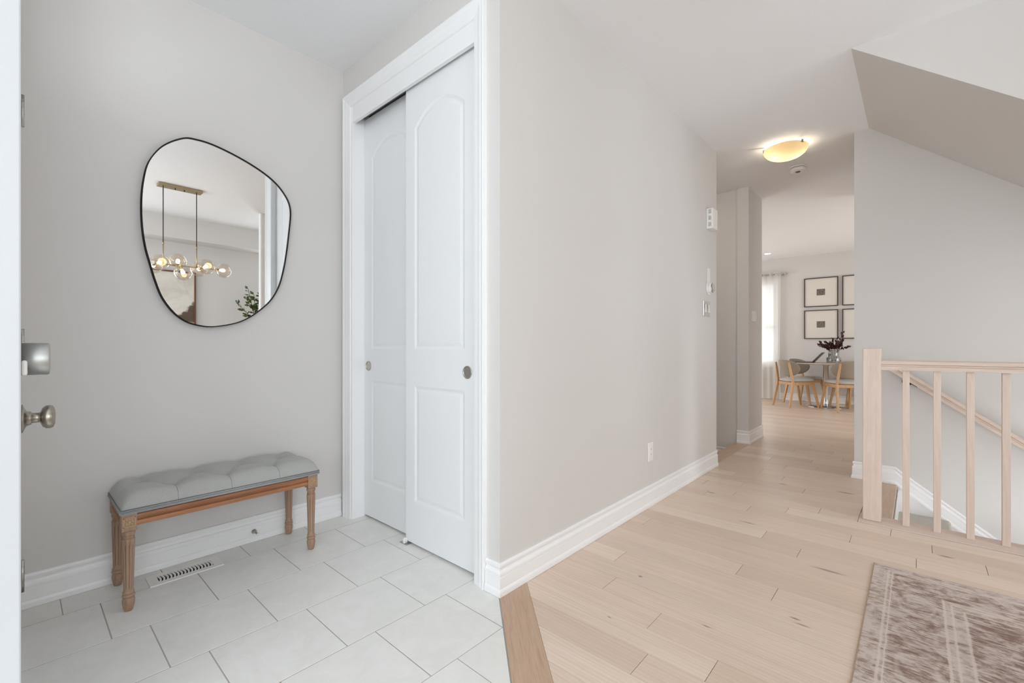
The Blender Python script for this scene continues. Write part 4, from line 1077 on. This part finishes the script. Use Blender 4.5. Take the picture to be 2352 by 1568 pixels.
# chandelier
cx = 0.60
cd = thing('globe_chandelier', 'linear brass chandelier with clear glass globes reflected in the mirror', 'chandelier', (cx, 1.2, H))
MB().box(cx-0.055, cx+0.055, 0.985, 1.372, H-0.028, H-0.0005, 0.002).build('canopy', M['brass'], cd)
for yy in (1.032, 1.325):
    MB().tube((cx, yy, H-0.028), (cx, yy, 2.12), 0.0042, n=8).build('cord', M['black_metal'], cd)
    MB().tube((cx, yy, 2.12), (cx, yy, 1.905), 0.0055, n=10).lathe([(0.008, 0), (0.008, 0.02)], (cx, yy, 2.11), 'z', 10).build('rod', M['brass'], cd)
for yy in (1.135, 1.215): MB().lathe([(0.006, 0), (0.006, -0.006), (0.003, -0.010)], (cx, yy, H-0.028), 'z', 10).build('screw', M['black_metal'], cd)
MB().tube((cx, 0.70, 1.900), (cx, 1.53, 1.900), 0.007, n=10).build('bar', M['brass'], cd)
for gx_, gy_, gz_ in ((0.50, 0.989, 1.899), (0.70, 0.965, 1.885), (0.62, 1.162, 1.957), (0.52, 1.187, 1.819), (0.72, 1.373, 1.902), (0.50, 1.390, 1.907), (0.60, 1.583, 1.900), (0.55, 0.72, 1.93)):
    c0 = Vector((gx_, gy_, gz_)); b0 = Vector((cx, min(1.53, max(0.70, gy_-0.01)), 1.900)); d = (c0-b0).normalized()
    R = 0.082
    nseg, nr = 28, 16; vs = []; a1 = d.orthogonal().normalized(); a2 = d.cross(a1)
    for j in range(nr+1):
        t = -cos(pi*j/nr)
        for q in range(nseg):
            rr = R*sqrt(max(1e-6, 1-t*t)); vs.append(c0+d*(R*0.92*t)+(a1*cos(2*pi*q/nseg)+a2*sin(2*pi*q/nseg))*rr)
    gl = MB().add(vs, [(j*nseg+q, j*nseg+(q+1) % nseg, (j+1)*nseg+(q+1) % nseg, (j+1)*nseg+q) for j in range(nr) for q in range(nseg)], True).build('globe', M['globe'], cd)
    s0 = c0-d*R*0.95
    MB().tube(b0, s0, 0.005).tube(s0-d*0.004, s0+d*0.032, 0.014, 0.017, 14).build('socket', M['brass'], gl)
    vb = []; bs = 12; Rb = 0.024; cb = s0+d*0.062
    for j in range(9):
        t = -cos(pi*j/8); rr = Rb*sqrt(max(1e-6, 1-t*t))*(0.75+0.25*t)
        for q in range(bs): vb.append(cb+d*(Rb*1.35*t)+(a1*cos(2*pi*q/bs)+a2*sin(2*pi*q/bs))*rr)
    MB().add(vb, [(j*bs+q, j*bs+(q+1) % bs, (j+1)*bs+(q+1) % bs, (j+1)*bs+q) for j in range(8) for q in range(bs)], True).build('bulb', M['bulb'], gl)
# potted plant
pp = thing('potted_tree', 'leafy green potted branch peeking past the column in the mirror', 'plant', (1.85, 2.36, 0.0))
MB().lathe([(0.11, 0.001), (0.15, 0.02), (0.17, 0.30), (0.165, 0.34), (0.15, 0.34), (0.14, 0.28), (0.0, 0.28)], (1.85, 2.36, 0), 'z', 28).build('pot', M['pot'], pp)
trk = MB().path([(1.85, 2.36, 0.28), (1.84, 2.35, 0.8), (1.86, 2.34, 1.25), (1.85, 2.32, 1.55)], 0.012, 8).build('trunk', M['stem'], pp)
random.seed(5)
for q, (ty, tz) in enumerate(((2.235, 1.86), (2.105, 1.66), (2.20, 1.50), (2.30, 1.78), (2.17, 1.72), (2.42, 1.85), (2.52, 1.66), (2.48, 1.45), (2.30, 1.60))):
    b0 = Vector((1.85, 2.335, 1.32+0.03*q)); tip = Vector((1.85+random.uniform(-0.12, 0.12), ty, tz))
    tw = MB().path([b0, b0.lerp(tip, 0.5)+Vector((0, 0, 0.02)), tip], 0.0035, 6).build('twig', M['stem'], pp)
    for i in range(11):
        t = 0.25+0.75*i/10; p = b0.lerp(tip, t); dd = (tip-b0).normalized()*0.6+Vector((random.uniform(-1, 1), random.uniform(-1, 1), random.uniform(-0.6, 0.9)))
        lm = MB(); leaf(lm, p, dd, random.uniform(0.06, 0.085), random.uniform(0.038, 0.052)); lm.build('leaf', M['leaf_green'], tw)
